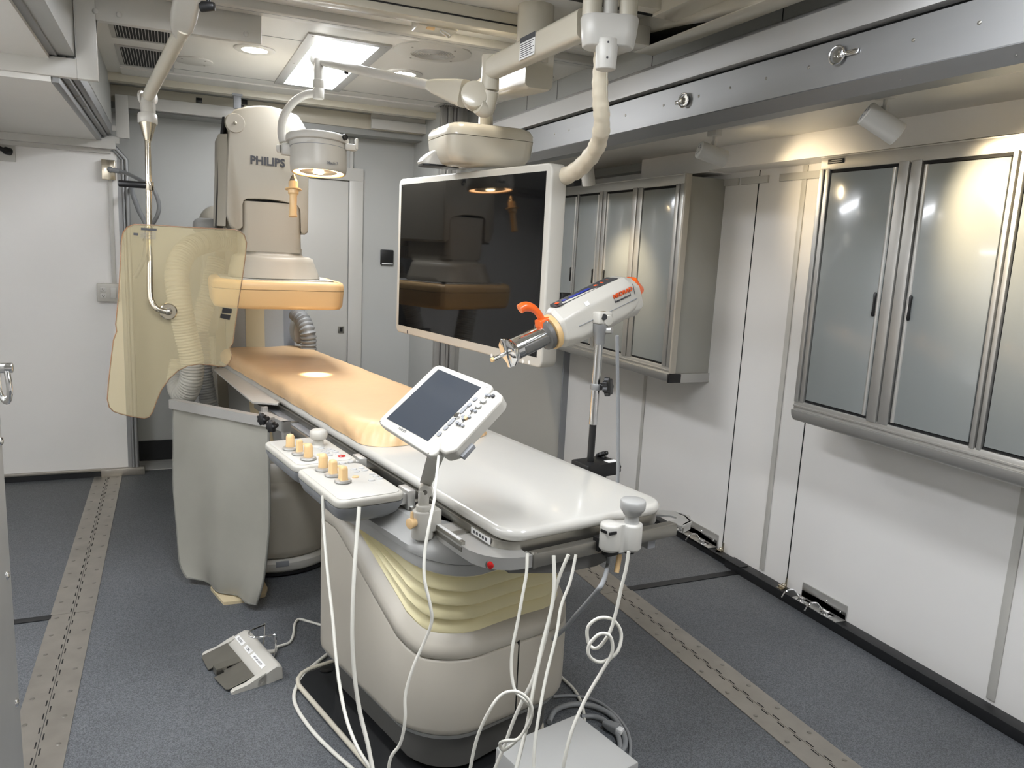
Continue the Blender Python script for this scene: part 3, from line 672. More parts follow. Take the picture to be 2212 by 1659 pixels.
mb = tb(); mb.loft(qpath([(.31, .15), (.335, .09), (.375, .06), (.385, .02), (.36, -.01), (.31, -.02)], .79, .05, .006)); mb.loft(qpath([(.395, .05), (.395, .02), (.375, -.02), (.33, -.034)], .77, .006, .026)); part('corner_bracket', mb, 'alumatt', t)
mb = tb(); mb.bb((-.23, -.034, .765), (.305, -.022, .803), .002); mb.bb((-.23, -.022, .795), (.305, .0, .801)); mb.bb((-.235, -.036, .765), (-.225, -.02, .81), .001); part('front_rail', mb, 'darksteel', t)
mb = tb()
for a, b in ((.115, .30), (.42, 2.15)): mb.bb((-.372, a, .782), (-.360, b, .812), .0015)
for u_ in (.2, .5, .9, 1.3, 1.7, 2.1): mb.bb((-.362, u_ - .012, .79), (-.30, u_ + .012, .805))
part('side_rail', mb, 'darksteel', t)
mb = tb(); mb.bb((.345, .12, .782), (.357, 2.2, .812), .0015)
for u_ in (.2, .8, 1.4, 2.0): mb.bb((.30, u_ - .012, .79), (.347, u_ + .012, .805))
part('side_rail', mb, 'darksteel', t)
mb = tb(); mb.bb((-.34, .10, .755), (-.295, 2.2, .80), .002); part('side_skirt', mb, 'midgrey', t)
mb = tb(); mb.prism([(-.30, -.016, .768), (.20, -.016, .768), (.20, -.016, .762), (.09, -.016, .757), (.05, -.016, .728), (.0, -.016, .718), (-.12, -.016, .722), (-.30, -.016, .758)], (0, .5, 0)); part('under_tray', mb, 'plinth', t)
mb = tb(); mb.bb((.20, -.02, .735), (.23, .05, .768)); mb.bb((.03, -.024, .775 - .03), (.075, -.018, .758)); part('tray_clip', mb, 'midgrey', t)
def sticker(name, px0, px1, h, u=None, v=None, m='label'):
    a = WU(*px0, u) if u is not None else WV(*px0, v); b = WU(*px1, u) if u is not None else WV(*px1, v)
    n = -TT if u is not None else -TS
    x = (b - a).normalized(); y = n.cross(x) if n.cross(x).z > 0 else x.cross(n)
    mb = MB(); mb.prism([a, b, b - y * h, a - y * h], n * .001); return part(name, mb, m, t)
mb = tb(); mb.bb((-.306, .075, .806), (-.3035, .175, .824)); part('rating_label', mb, 'label', t)
mb = tb()
for k in range(5): mb.bb((-.3066, .09 + .016 * k, .811), (-.3058, .10 + .016 * k, .819))
part('rating_print', mb, 'ink', t)
mb = tb(); mb.bb((.08, -.0175, .742), (.13, -.0165, .758)); part('tray_label', mb, 'label', t)
for a, b in ((.13, .29), (.43, .56)): mb = tb(); mb.bb((-.371, a, .812), (-.361, b, .8132)); part('rail_label', mb, 'label', t)
rp = W(1084, 1188, d=(WU(1090, 1188, -.02) - CAM).dot(fwd)); n_ = (-TS * .55 - TT * .85).normalized()
rp = tw(-.335, .016, .778)
mb = MB(); mb.cyl(rp - n_ * .012, rp + n_ * .004, .017, n=20); part('button_bezel', mb, 'darksteel', t)
mb = MB(); mb.lathe([(.013, .003), (.012, .007), (.006, .010), (.001, .0105)], rp, n_, 18); part('stop_button', mb, 'red', t)

# pedestal, turned a little from the table top
hb = R(-14.6); BT = Vector((math.sin(hb), math.cos(hb), 0)); BS = Vector((BT.y, -BT.x, 0)); BO = tw(-.13, .17, 0) - BS * -.004
BF = frame(BO, BS, BT, UZ)
def sup(hw, L, r, k=10, u0=0, inset=0, rb=.09):
    """pedestal footprint, wide rounded front corners; returns list of (v,u)"""
    out = []
    a_, b_ = hw - inset, u0 + inset
    rr = max(r - inset, .01); rb = max(rb - inset, .01); e = L - inset
    for cx_, cy_, r_, s0 in ((a_ - rr, b_ + rr, rr, 270), (a_ - rb, e - rb, rb, 0), (-a_ + rb, e - rb, rb, 90), (-a_ + rr, b_ + rr, rr, 180)):
        for i in range(k + 1):
            th = R(s0 + 90 * i / k); out.append((cx_ + r_ * math.cos(th), cy_ + r_ * math.sin(th)))
    # bulge the straight front
    res = []
    for v, u in out:
        if abs(v) < a_ - rr + 1e-6 and u < b_ + .02: pass
        res.append((v, u + .035 * min(1, (abs(v) / a_) ** 2) * (1 if u < b_ + rr else 0)))
    return res
def dense(poly, n=90):
    P = [Vector((a, b, 0)) for a, b in poly]; L = [0]
    for i in range(len(P)): L.append(L[-1] + (P[(i + 1) % len(P)] - P[i]).length)
    out = []; j = 0
    for k in range(n):
        s_ = L[-1] * k / n
        while L[j + 1] < s_: j += 1
        f_ = (s_ - L[j]) / max(L[j + 1] - L[j], 1e-9); p = P[j].lerp(P[(j + 1) % len(P)], f_); out.append((p.x, p.y))
    return out
HW, LB = .318, .78
def rimz(u, lo, hi, u0=.10, u1=.60):
    f_ = min(1, max(0, (u - u0) / (u1 - u0))); return lo + (hi - lo) * f_ ** 1.05
base = dense(sup(HW, LB, .17)); N_ = len(base)
def ringp(inset, zf, zadd=0):
    out = []
    c_ = Vector((0, LB / 2, 0))
    for (v, u) in base:
        # inset by moving towards the spine
        spine = Vector((0, min(max(u, .22), LB - .2), 0)); d_ = Vector((v, u, 0)) - spine; L = d_.length
        p = spine + d_ * ((L - inset) / L) if L > 1e-6 else spine
        out.append((p.x, p.y, zf(u) + zadd))
    return out
lower = lambda u: rimz(u, .415, .655)
mb = MB(BF); mb.loft([ringp(.012, lambda u: .17), ringp(.002, lambda u: .18), ringp(0, lambda u: .195), ringp(0, lower, -.006), ringp(.004, lower)], caps=True); part('lower_casing', mb, 'plastic', t, 50)
mb = MB(BF); mb.loft([ringp(.004, lower, .004), ringp(.001, lower, .008), ringp(.002, lower, .030), ringp(.010, lower, .044), ringp(.035, lower, .070), ringp(.055, lower, .085), ringp(.06, lower, .05)], caps=True); part('casing_rim', mb, 'plastic', t, 60)
mb = MB(BF); mb.loft([ringp(.055, lambda u: .0 + .035), ringp(.05, lambda u: .19)]); part('plinth', mb, 'plinth', t, 50)
mb = MB(BF); mb.loft([ringp(.02, lambda u: .152), ringp(.008, lambda u: .171)]); part('edge_band', mb, 'greyplastic', t, 50)
ub = min((p for p in base if p[1] < .2), key=lambda p: abs(p[0] - .012)); mb = MB(BF); mb.bb((.010, ub[1] - .0012, .18), (.014, ub[1] + .02, .425)); part('casing_seam', mb, 'blackgap', t)
# bellows in five shingled tiers between the sloping rim and the level cover
top = lambda u: .695 + .03 * min(1, max(0, (u - .0) / .2))
bot = lambda u: rimz(u, .480, .72, .10, .58)
def bz(f_): return lambda u: bot(u) + (top(u) - bot(u)) * f_
rings = [ringp(.060, bz(0))]
for k in range(5):
    a, b = k / 5, (k + 1) / 5
    rings += [ringp(.036, bz(a + .02)), ringp(.034, bz(a + .05)), ringp(.050, bz(a + .17)), ringp(.056, bz(b - .005))]
mb = MB(BF); mb.loft(rings); part('bellows', mb, 'bellow', t, 50)
mb = MB(BF); mb.loft([ringp(.04, top, -.035), ringp(.022, top, -.03), ringp(.018, top, .0), ringp(.020, top, .004)]); part('lower_collar', mb, 'greyplastic', t, 50)
mb = MB(BF); mb.loft([ringp(.026, top, .004), ringp(.014, top, .008), ringp(.010, top, .03), ringp(.018, lambda u: .755), ringp(.05, lambda u: .775), ringp(.07, lambda u: .80)]); part('upper_cover', mb, 'greyplastic', t, 50)
mb = MB(BF); mb.loft([[(v * .62, .06 + (u) * .9, z) for v, u in base] for z in (.77, .80)]); part('slide_block', mb, 'black', t, 50)
# base plate with a raised cream rim
plate = dense(sup(.31, .86, .19, u0=.0), 72)
mb = MB(BF @ Matrix.Translation((-.06, 0, 0))); mb.loft([[(v, u, 0) for v, u in plate], [(v, u, .012) for v, u in plate]]); part('base_plate', mb, 'baseblack', t)
mb = MB(BF @ Matrix.Translation((-.06, 0, 0))); P = [Vector((v, u, .012)) for v, u in plate]
mb.tube(P, .009, 10, 0, closed=True); part('base_rim', mb, 'cream', t)
mb = MB(); q = W(705, 1446, z=.013); mb.lathe([(.024, 0), (.024, .003), (.012, .004), (.001, .001)], q, n=20); part('floor_bolt', mb, 'black', t)
# head-end side board
z_ = .842; mb = MB(); pl = [W(*q, z=z_) for q in ((461, 797), (478, 793), (520, 808), (608, 866), (600, 872), (545, 868))]
mb.prism(pl, (0, 0, -.008)); sb_ = obj('arm_board', mb, 'white'); tag(sb_, 'thin white arm board slid under the left side of the tan mattress', 'arm board')

# ------------------------------------------------------------------ mattress
def mattress():
    rows = []; nu = 460
    foot = dense(rrect(.555, 2.32, .11, 8), nu)
    cx_, cy_ = -.015, .93 + 1.16
    prof = [(.0, .001), (.0, .012), (-.004, .035), (.006, .055), (.016, .066), (.034, .073), (.07, .076), (.16, .077)]
    rings = []
    for k, (ins, z) in enumerate(prof):
        ring = []
        for i, (v, u) in enumerate(foot):
            sp = Vector((0, max(-1.16 + .2775, min(1.16 - .2775, u)), 0)); d_ = Vector((v, u, 0)) - sp; L = d_.length
            near = max(0, min(1, (-u - .95) / .15))
            al = (i / nu) * 5.57; w_ = near * (.0045 * math.sin(al * 125) + .003 * math.sin(al * 61 + 1)) * (1 if k in (1, 2, 3, 4) else 0) + .002 * math.sin(al * 24 + k)
            slope = near * .055 * (z / .077)
            p = sp + d_ * ((L - ins - w_ * (k < 6) - slope) / L)
            ring.append((p.x + cx_, p.y + cy_, .8625 + z + (.0015 * math.sin(v * 21 + u * 9) if k > 4 else 0)))
        rings.append(ring)
    mb = tb(); mb.loft(rings); o = obj('mattress', mb, 'tan', None, 60); tag(o, 'long tan vinyl mattress pad lying on the white examination table', 'mattress'); return o
MAT = mattress()

# ------------------------------------------------------------------ rail mounted control pads
def control_pad(u0, u1, zt, label, levers, buttons):
    v0, v1 = -.602, -.390; cv, cu = (v0 + v1) / 2, (u0 + u1) / 2
    t = thing('control_pad', label, 'control panel', tw(cv, cu, zt - .085), 'table side control pads')
    mb = tb(); mb.loft([[(cv + a, cu + b, z) for a, b in rrect(.22 - 2 * i, (u1 - u0) - 2 * i, .035, 6)] for i, z in ((.07, zt - .085), (.035, zt - .078), (.012, zt - .06), (.002, zt - .035), (.0, zt - .024))]); part('lower_shell', mb, 'midgrey', t, 60)
    mb = tb(); mb.slab(.222, (u1 - u0) + .002, .024, .036, .007, zt - .024, (cv, cu)); part('upper_shell', mb, 'plasticlight', t, 60)
    mb = tb(); mb.slab(.196, (u1 - u0) - .028, .002, .024, .0008, zt - .0002, (cv, cu)); part('face_plate', mb, 'lightgrey' if 0 else 'white', t)
    for k, (px, py, kind) in enumerate(levers):
        q = W(px, py, z=zt + .003)
        mb = MB(); mb.lathe([(.016, -.002), (.025, .0), (.027, .003), (.025, .008), (.014, .010), (.001, .010)], q, n=24); b_ = part('lever_base', mb, 'alumatt', t)
        fr = frame(q, TS, TT, UZ); mb = MB(fr)
        if kind == 'round': mb.lathe([(.015, .006), (.0165, .012), (.0150, .02), (.0148, .044), (.012, .052), (.006, .055), (.001, .0555)], (0, 0, 0), n=20)
        else:
            w1, w2 = (.024, .030) if kind == 'wide' else (.024, .015)
            mb.loft([[(a, b, z) for a, b in rrect(w1 * s_, w2 * s_, .006, 4)] for z, s_ in ((.006, 1.25), (.012, 1), (.044, .95), (.050, .8), (.052, .5))])
        part('lever', mb, 'tanhard', b_, 50)
    for (px, py, rx, ry, m) in buttons:
        q = W(px, py, z=zt + .002); mb = MB(); mb.lathe([(.0105, -.001), (.0105, .002), (.0085, .004), (.001, .0042)], q, n=18, sx=rx, sy=ry); part('button', mb, m, t)
        if m == 'white' or m == 'greyplastic':
            pass
    mb = tb(); mb.bb((-.40, u0 + .02, zt - .045), (-.372, u0 + .07, zt - .01), .003); mb.bb((-.378, u0 + .01, zt - .06), (-.352, u0 + .08, zt - .05 + .05), .002); part('rail_clamp', mb, 'alumatt', t)
    return t
G = 'lightgrey'
pad1 = control_pad(.80, 1.17, .868, 'control pad farther from the viewer, carrying the round white joystick', [(627, 970, 'round'), (647, 981, 'narrow'), (666, 992, 'round')],
    [(657, 960, 1, .8, 'tanhard'), (694, 969, 1, .8, G), (700, 975, 1, .8, G), (706, 979, 1, .8, G), (712, 984, 1, .8, G), (711, 971, 1, .8, G), (718, 974, 1, .8, G), (725, 977, 1, .8, G), (731, 982, 1, .8, G), (690, 983, 1, .8, 'tanhard'), (738, 986, 1.3, 1, 'red'), (703, 990, 1, .8, 'white')])
pad2 = control_pad(.425, .80, .862, 'control pad nearer to the viewer with three tan levers and no joystick', [(698, 1015, 'round'), (719, 1027, 'wide'), (741, 1041, 'wide')],
    [(740, 1001, 1, .8, G), (757, 998, 1, .8, G), (732, 1008, 1, .8, 'tanhard'), (764, 1014, 1, .8, G), (771, 1019, 1, .8, G), (781, 1011, 1.1, .9, G), (788, 1016, 1.1, .9, G), (804, 1025, 1, .8, G), (812, 1029, 1, .8, G), (820, 1034, 1, .8, G), (803, 1038, 1, .8, G), (768, 1031, 1.1, .8, 'tanhard')])
q = W(688, 964, z=.868); t = thing('joystick', 'round white mushroom joystick standing on the farther control pad', 'joystick', q)
mb = MB(); mb.lathe([(.026, -.001), (.024, .004), (.019, .008), (.0175, .03), (.001, .03)], q, n=24); part('stem', mb, 'plasticlight', t)
mb = MB(); mb.lathe([(.012, .028), (.027, .029), (.031, .034), (.032, .05), (.030, .058), (.022, .063), (.010, .062), (.001, .061)], q, n=28); part('cap', mb, 'plasticlight', t, 60)

# joystick unit on the front rail
t = thing('joystick_unit', 'white joystick unit with big grey knob clamped to the table front rail', 'joystick', tw(.06, -.07, .74))
def eight(z, ins=0):
    out = []
    c1_, r1, c2_, r2 = Vector((.008, -.062)), .031 - ins, Vector((.062, -.086)), .032 - ins
    for k in range(40):
        a = 2 * PI * k / 40; m_ = (c1_ + c2_) / 2; d_ = Vector((math.cos(a), math.sin(a))); best = 0
        for c_, r_ in ((c1_, r1), (c2_, r2)):
            e = m_ - c_; b_ = e.dot(d_); q_ = b_ * b_ - (e.length_squared - r_ * r_)
            if q_ > 0: best = max(best, -b_ + math.sqrt(q_))
        out.append((m_.x + d_.x * max(best, .02), m_.y + d_.y * max(best, .02), z))
    return out
mb = tb(); mb.loft([eight(.784, .006), eight(.790, .001), eight(.794), eight(.856), eight(.861, .001), eight(.864, .006)]); part('housing', mb, 'white', t, 50)
mb = tb(); mb.lathe([(.023, .862), (.021, .866), (.020, .870), (.020, .886), (.026, .890), (.027, .896), (.032, .900), (.036, .908), (.0365, .922), (.0355, .928), (.033, .931), (.001, .933)], (.062, -.086, 0), n=32); part('knob', mb, 'greyplastic', t, 50)
mb = tb(); mb.bb((-.018, -.045, .775), (.04, -.018, .815), .002); mb.bb((-.012, -.08, .770), (.03, -.05, .786), .004); mb.cyl((.062, -.086, .774), (.062, -.086, .786), .014, n=16); part('clamp', mb, 'black', t)
mb = tb(); mb.bb((-.0245, -.08, .842), (-.0215, -.055, .850)); mb.bb((-.024, -.0945, .842), (.002, -.090, .850)); part('clamp_slot', mb, 'black', t)
mb = tb(); mb.tube([(.045, -.065, .765), (.04, -.068, .74), (.032, -.072, .715)], .006, 10, rf=lambda L, f: .0075); part('release_lever', mb, 'tanhard', t)

# lead curtain hanging from the left rail
A_ = W(372, 861, z=.872); B_ = W(590, 914, z=.852); ex = (B_ - A_); ex.z = 0; ex.normalize(); en = Vector((-ex.y, ex.x, 0)) * -1
if en.dot(fwd) > 0: en = -en
def onC(px, py, off=0): return hit(px, py, A_, en) + en * off
t = thing('lead_curtain', 'grey-green lead curtain hanging from the left table rail', 'lead curtain', onC(480, 1255))
Lp = [onC(*p) for p in ((374, 868), (377, 960), (374, 1060), (382, 1160), (392, 1215), (408, 1246))]; Rp = [onC(*p) for p in ((580, 906), (583, 1000), (582, 1100), (578, 1190), (574, 1260), (562, 1306))]
Ls, Rs = smooth_path(Lp, 8), smooth_path(Rp, 8); rows = []
for i, (a, b) in enumerate(zip(Ls, Rs)):
    f_ = i / (len(Ls) - 1); row = []
    for j in range(41):
        g_ = j / 40; p = a.lerp(b, g_)
        if f_ > .8: p.z -= .012 * math.sin(g_ * PI * 1.3) * (f_ - .8) / .2
        row.append(p + en * (.012 * math.sin(g_ * 13 + f_ * 2.2) * (.3 + f_) + .014 * math.sin(g_ * 5 - f_ * 3) * f_ + .006 * math.sin(f_ * 9)))
    rows.append(row)
mb = MB(); mb.grid(rows, -en * .006); part('sheet', mb, 'curtain', t, 60)
edge = [r[0] for r in rows] + rows[-1][1:] + [r[-1] for r in rows[::-1]][1:]
mb = MB(); mb.tube([p - en * .003 for p in edge], .005, 8, 0); part('binding', mb, 'binding', t)
mb = MB(); u1_, u2_ = onC(371, 862), onC(586, 902); dn = Vector((0, 0, -.04)); mb.prism([u1_ + en * .016, u2_ + en * .016, u2_ + en * .016 + dn, u1_ + en * .016 + dn], -en * .034); part('top_bar', mb, 'alumatt', t)
t2 = thing('curtain_bracket', 'aluminium bracket with black star knobs holding the lead curtain to the rail', 'bracket', tw(-.42, 1.6, .77))
mb = MB(); a = W(574, 888, z=.868); b = W(628, 910, z=.868); dd = (b - a).normalized(); sd = Vector((dd.y, -dd.x, 0))
mb.prism([a, b, b + sd * .03, a + sd * .03], (0, 0, -.045)); mb.prism([a - dd * .006 - sd * .004, a + dd * .012 - sd * .004, a + dd * .012 + sd * .02, a - dd * .006 + sd * .02], (0, 0, .02)); mb.prism([b - dd * .02, b + sd * .0, b + sd * .03, b - dd * .02 + sd * .03], (0, 0, -.075)); part('arm', mb, 'alumatt', t2)
def star_knob(parent, c, ax, r=.022, L=.02):
    fr = axframe(c, ax); mb = MB(fr)
    mb.loft([[((r * (1 + .13 * math.cos(7 * a))) * s_ * math.cos(a), (r * (1 + .13 * math.cos(7 * a))) * s_ * math.sin(a), z) for a in [2 * PI * k / 56 for k in range(56)]] for z, s_ in ((0, .8), (.003, 1), (L - .003, 1), (L, .8))]); mb.cyl((0, 0, -.02), (0, 0, .001), r * .4, n=12)
    return part('star_knob', mb, 'black', parent, 50)
star_knob(t2, W(571, 905, z=.90), -TS + Vector((0, -.5, 0))); star_knob(t2, W(590, 920, z=.89), -TS + Vector((0, -.5, 0)))

# ------------------------------------------------------------------ touch screen terminal
pe = Vector((.345, -.93, -.129)).normalized(); pn = Vector((-.582, -.32, .747)); pn = (pn - pe * pe.dot(pn)).normalized(); pu = pn.cross(pe)
ctr = CAM + (Vector((.6955, 2.1095, 1.147)) - CAM) * .93
PF = frame(ctr, pe, pu, pn)
t = thing('touch_screen_terminal', 'tilted grey-white touch screen terminal on a post at the left table rail', 'touch screen', tw(-.37, .34, .75)); TER = t
def pxp(px, py, off=0): 
    p = hit(px, py, ctr, pn); q = PF.inverted() @ p; return (q.x, q.y, off)
sc = [pxp(*p) for p in ((948, 799), (1040, 838), (925, 954), (836, 905))]
hs_ = [pxp(*p) for p in ((945, 786), (1069, 834), (935, 990), (814, 912))]
def inset_poly(P, k):
    c_ = sum((Vector(p) for p in P), Vector()) / len(P); return [tuple(c_ + (Vector(p) - c_) * k) for p in P]
def round_poly(P, r, n=5):
    P = [Vector(p) for p in P]; out = []
    for i in range(len(P)):
        a, b, c_ = P[i - 1], P[i], P[(i + 1) % len(P)]; p0 = b + (a - b).normalized() * r; p2 = b + (c_ - b).normalized() * r
        for k in range(n + 1):
            s_ = k / n; out.append(p0 * (1 - s_) ** 2 + b * 2 * s_ * (1 - s_) + p2 * s_ ** 2)
    return out
hp_ = round_poly(hs_, .022)
mb = MB(PF); mb.loft([[(p.x * k, p.y * k, z) for p in hp_] for k, z in ((.90, -.034), (.985, -.024), (1, -.012), (1, -.003), (.985, .001), (.97, .0015))]); part('housing', mb, 'plasticlight', t, 50)
mb = MB(PF); mb.prism([(x, y, .001) for x, y, _ in sc], (0, 0, .0018)); part('screen', mb, 'lcd', t)
kp = [pxp(*p) for p in ((1070, 842), (1086, 855), (1083, 868), (985, 975), (962, 981), (948, 972), (952, 958), (973, 944))]
mb = MB(PF); kr = round_poly(kp, .006, 3); mb.loft([[(p.x, p.y, z) for p in kr] for z in (-.030, -.002)]); c_k = sum(kr, Vector()) / len(kr)
mb.loft([[(c_k.x + (p.x - c_k.x) * k, c_k.y + (p.y - c_k.y) * k, z) for p in kr] for k, z in ((1, -.002), (.97, .003), (.93, .004))]); part('keypad_module', mb, 'plasticlight', t, 50)
def btn(px, py, rx, ry, ang, m, h=.003, par=None):
    x, y, _ = pxp(px, py); fr = PF @ Matrix.Translation((x, y, .001 if h < .0055 else .0032)) @ Matrix.Rotation(R(ang), 4, 'Z'); mb = MB(fr)
    mb.slab(rx, ry, h + .001, min(rx, ry) * .45, .001, 0); return part('button', mb, m, par or t)
for px, py in ((1027, 864), (1015, 876), (964, 926), (950, 939)): btn(px, py, .012, .015, 0, 'midgrey')
for px, py in ((1002, 887), (976, 913)): btn(px, py, .011, .026, 0, 'midgrey')
btn(989, 900, .019, .019, 0, 'chrome', .005)
for px, py in ((1046, 869), (1035, 880)): btn(px, py, .022, .014, -10, 'greyplastic', .006)
for px, py in ((1021, 889), (1029, 892), (1053, 857), (1059, 858), (1016, 904), (1003, 908), (990, 917), (996, 920), (1002, 923), (1003, 903)): btn(px, py, .009, .009, 0, 'midgrey', .006)
btn(1009, 906, .011, .012, 0, 'tanhard', .006); btn(1067, 859, .009, .011, 0, 'ink', .006)
for px, py in ((937, 795), (1052, 838), (822, 911), (926, 980)):
    x, y, _ = pxp(px, py); mb = MB(PF); mb.cyl((x, y, 0), (x, y, .0022), .0022, n=10); part('screw', mb, 'darksteel', t)
x, y, _ = pxp(862, 925); text('maker_lettering', 'PHILIPS', .0105, PF @ Matrix.Translation((x, y - .004, .0018)) , 'ink', t, .0002)
mb = MB(PF); a = pxp(1020, 915); mb.box((pxp(1002, 962)[0], pxp(1002, 962)[1], -.026), (.012, .045, .014), .002); part('card_slot', mb, 'midgrey', t)
# arm and rail clamp
cl = tw(-.385, .335, 0); J0 = W(941, 985, d=2.02 * 1.0); j1 = WV(920, 1048, -.385); top_ = hit(944, 975, ctr - pn * .03, pn)
mb = MB()
def strap(a, b, w0, w1, th, side):
    d_ = (b - a).normalized(); n2 = side.normalized(); wv = d_.cross(n2).normalized()
    mb.prism([a + wv * w0 / 2, a - wv * w0 / 2, b - wv * w1 / 2, b + wv * w1 / 2], n2 * th)
side = Vector((-.35, -.9, 0)); strap(j1 + Vector((0, 0, .008)) , top_, .034, .044, .016, side); part('arm', mb, 'plasticlight', t)
mb = MB(); mb.cyl(j1 - side.normalized() * -.03 + Vector((0, 0, -.012)), j1 + side.normalized() * -.012 + Vector((0, 0, -.012)), .020, n=24, bev=.002); part('pivot', mb, 'plasticlight', t)
mb = MB(); mb.cyl(j1 + side.normalized() * .030 + Vector((0, 0, -.012)), j1 + side.normalized() * .0325 + Vector((0, 0, -.012)), .007, n=16); part('pivot_bolt', mb, 'darksteel', t)
cc = WV(914, 1108, -.40); cc = Vector((cc.x, cc.y, .822))
mb = MB(); mb.cyl(cc + Vector((0, 0, -.052)), cc + Vector((0, 0, .030)), .033, .031, 28, .003); mb.cyl(cc + Vector((0, 0, .028)), cc + Vector((0, 0, .046)), .022, n=24, bev=.003); mb.box(cc + Vector((.0, .0, .065)), (.03, .022, .05), .005, rz=R(-10))
mb.m = frame(cc, TS, TT, UZ); mb.bb((.005, -.03, -.03), (.045, .03, .034), .003); part('rail_clamp', mb, 'plasticlight', t, 50)
mb = MB(); k = cc + (-TS - TT * .25).normalized() * .03; mb.cyl(k, k + (-TS - TT * .25).normalized() * .022, .013, .016, 20, .002); k2 = k + (-TS - TT * .25).normalized() * .012; mb.cyl(k2, k2 + Vector((0, 0, .034)), .006, .0045, 12, .001); part('clamp_lever', mb, 'tanhard', t)

# ------------------------------------------------------------------ injector on its pole
PO = tw(.385, .45, 0)
def PP(px, py, dd=0): return hit(px, py, PO + TT * dd, TT)
t = thing('injector_stand', 'chrome and black pole with knobs clamped to the far table rail', 'stand', PO + UZ * .76)
p_top = PP(1296, 700); xy = PP(1280, 980); pole = lambda z: PO + UZ * z
lean = (PP(1296, 705) - PP(1274, 985)); pb = PP(1275, 1000); pt = PP(1297, 700)
def on(f_): return pb.lerp(pt, f_)
mb = MB(); mb.cyl(on(0), on(.30), .0125, n=24); part('lower_tube', mb, 'black', t)
mb = MB(); mb.cyl(on(.285), on(.93), .0150, n=28); part('upper_tube', mb, 'chrome', t)
mb = MB(); mb.cyl(on(.535), on(.578), .020, n=28, bev=.002); mb.cyl(on(.555), on(.555) + right * .035, .007, n=12); part('collar', mb, 'alu', t)
star_knob(t, on(.557) + right * .032 - fwd * .004, right * .9 - fwd * .5, .031, .022)
mb = MB(); mb.lathe([(.0185, 0), (.020, .01), (.020, .03), (.026, .05), (.027, .07), (.024, .072)], on(.86), (pt - pb), 28); part('head_socket', mb, 'alu', t)
mb = MB(); q = on(.955) + right * .018 - fwd * .005; mb.cyl(q, q + (right - fwd * .6).normalized() * .026, .012, n=24, bev=.002); part('thumb_screw', mb, 'alumatt', t)
mb = MB(TF); c_ = (.385, .45); mb.box((.378, .45, .845), (.150, .10, .05), .006); mb.bb((.34, .40, .77), (.39, .50, .83), .004); part('clamp_block', mb, 'black', t)
mb = MB(TF); mb.bb((.40, .405, .8698), (.448, .432, .8708)); part('clamp_label', mb, 'label', t)
star_knob(t, tw(.453, .43, .84), TS - TT * .4, .022, .018); star_knob(t, tw(.435, .48, .872), TT * .6 + UZ, .022, .014)
pivot = PP(1296, 690)
ax = (right * -.80 + down * .40 - fwd * .45).normalized()            # long axis, points to the syringe end
upv = (UZ - ax * ax.z).normalized(); sd = upv.cross(ax).normalized()
if sd.dot(fwd) > 0: sd = -sd                                          # sd points at the viewer's side
hc = W(1283, 668, d=(pivot - CAM).dot(fwd) + .085)
HF = frame(hc, -ax, upv, sd) @ Matrix.Scale(1.3, 4)                                          # x towards the tail, y up, z towards the viewer
t = thing('contrast_injector', 'white contrast injector head with orange lever and chrome syringe tube, on the pole', 'injector', hc - UZ * .08); INJ = t
def sec(x, w_, yt, yb, ch, zc=0):
    h_ = w_ / 2; return [(x, yb, -h_ + ch), (x, yb, h_ - ch), (x, yb + ch * .9, h_), (x, yt - ch * .9, h_ * .96), (x, yt, h_ - ch * 1.2), (x, yt, -h_ + ch * 1.2), (x, yt - ch * .9, -h_ * .96), (x, yb + ch * .9, -h_)]
def fine(P, r=.14):
    P = [Vector(p) for p in P]; out = []
    for i in range(len(P)):
        a, b, c_ = P[i - 1], P[i], P[(i + 1) % len(P)]
        for k in range(4):
            s_ = k / 3; p0 = b + (a - b) * r; p2 = b + (c_ - b) * r; out.append(p0 * (1 - s_) ** 2 + b * 2 * s_ * (1 - s_) + p2 * s_ ** 2)
    return out
mb = MB(HF); mb.loft([fine(sec(*s_)) for s_ in ((-.150, .070, .038, -.040, .024), (-.147, .086, .046, -.050, .028), (-.136, .100, .053, -.056, .03), (-.10, .112, .058, -.060, .028), (.0, .116, .060, -.060, .026), (.07, .114, .060, -.057, .026), (.105, .108, .058, -.050, .026), (.122, .098, .050, -.040, .026), (.128, .080, .040, -.028, .022))]); part('housing', mb, 'plasticlight', t, 22)
mb = MB(HF); mb.loft([fine(sec(*s_)) for s_ in ((.085, .085, .045, -.062, .024), (.128, .09, .046, -.066, .026), (.142, .08, .040, -.058, .024), (.147, .06, .03, -.045, .02))]); part('rear_cover', mb, 'plasticlight', t, 24)
mb = MB(HF); mb.prism([(-.130, .0555, -.012), (-.122, .0575, -.022), (.085, .0604, -.024), (.085, .0604, .024), (-.122, .0575, .022), (-.130, .0555, .012)], (0, .0012, 0)); part('display', mb, 'displaydark', t)
mb = MB(HF)
for x0_, x1_ in ((-.095, -.085), (-.070, .0)): mb.prism([(x0_, .0594, -.006), (x1_, .0606, -.006), (x1_, .0606, .006), (x0_, .0594, .006)], (0, .001, 0))
part('display_digits', mb, 'blue', t)
mb = MB(HF)
for x0_ in (-.118, .020, .040, .060): mb.prism([(x0_, .0590, -.008), (x0_ + .009, .0600, -.008), (x0_ + .009, .0600, .004), (x0_, .0592, .004)], (0, .0016, 0))
part('display_marks', mb, 'inkorange', t)
mb = MB(HF); mb.prism([(-.062, .046, .0455), (-.048, .0462, .0455), (-.048, .036, .0515), (-.062, .036, .0515)], (0, .0012, .0022)); part('number_label', mb, 'label', t)
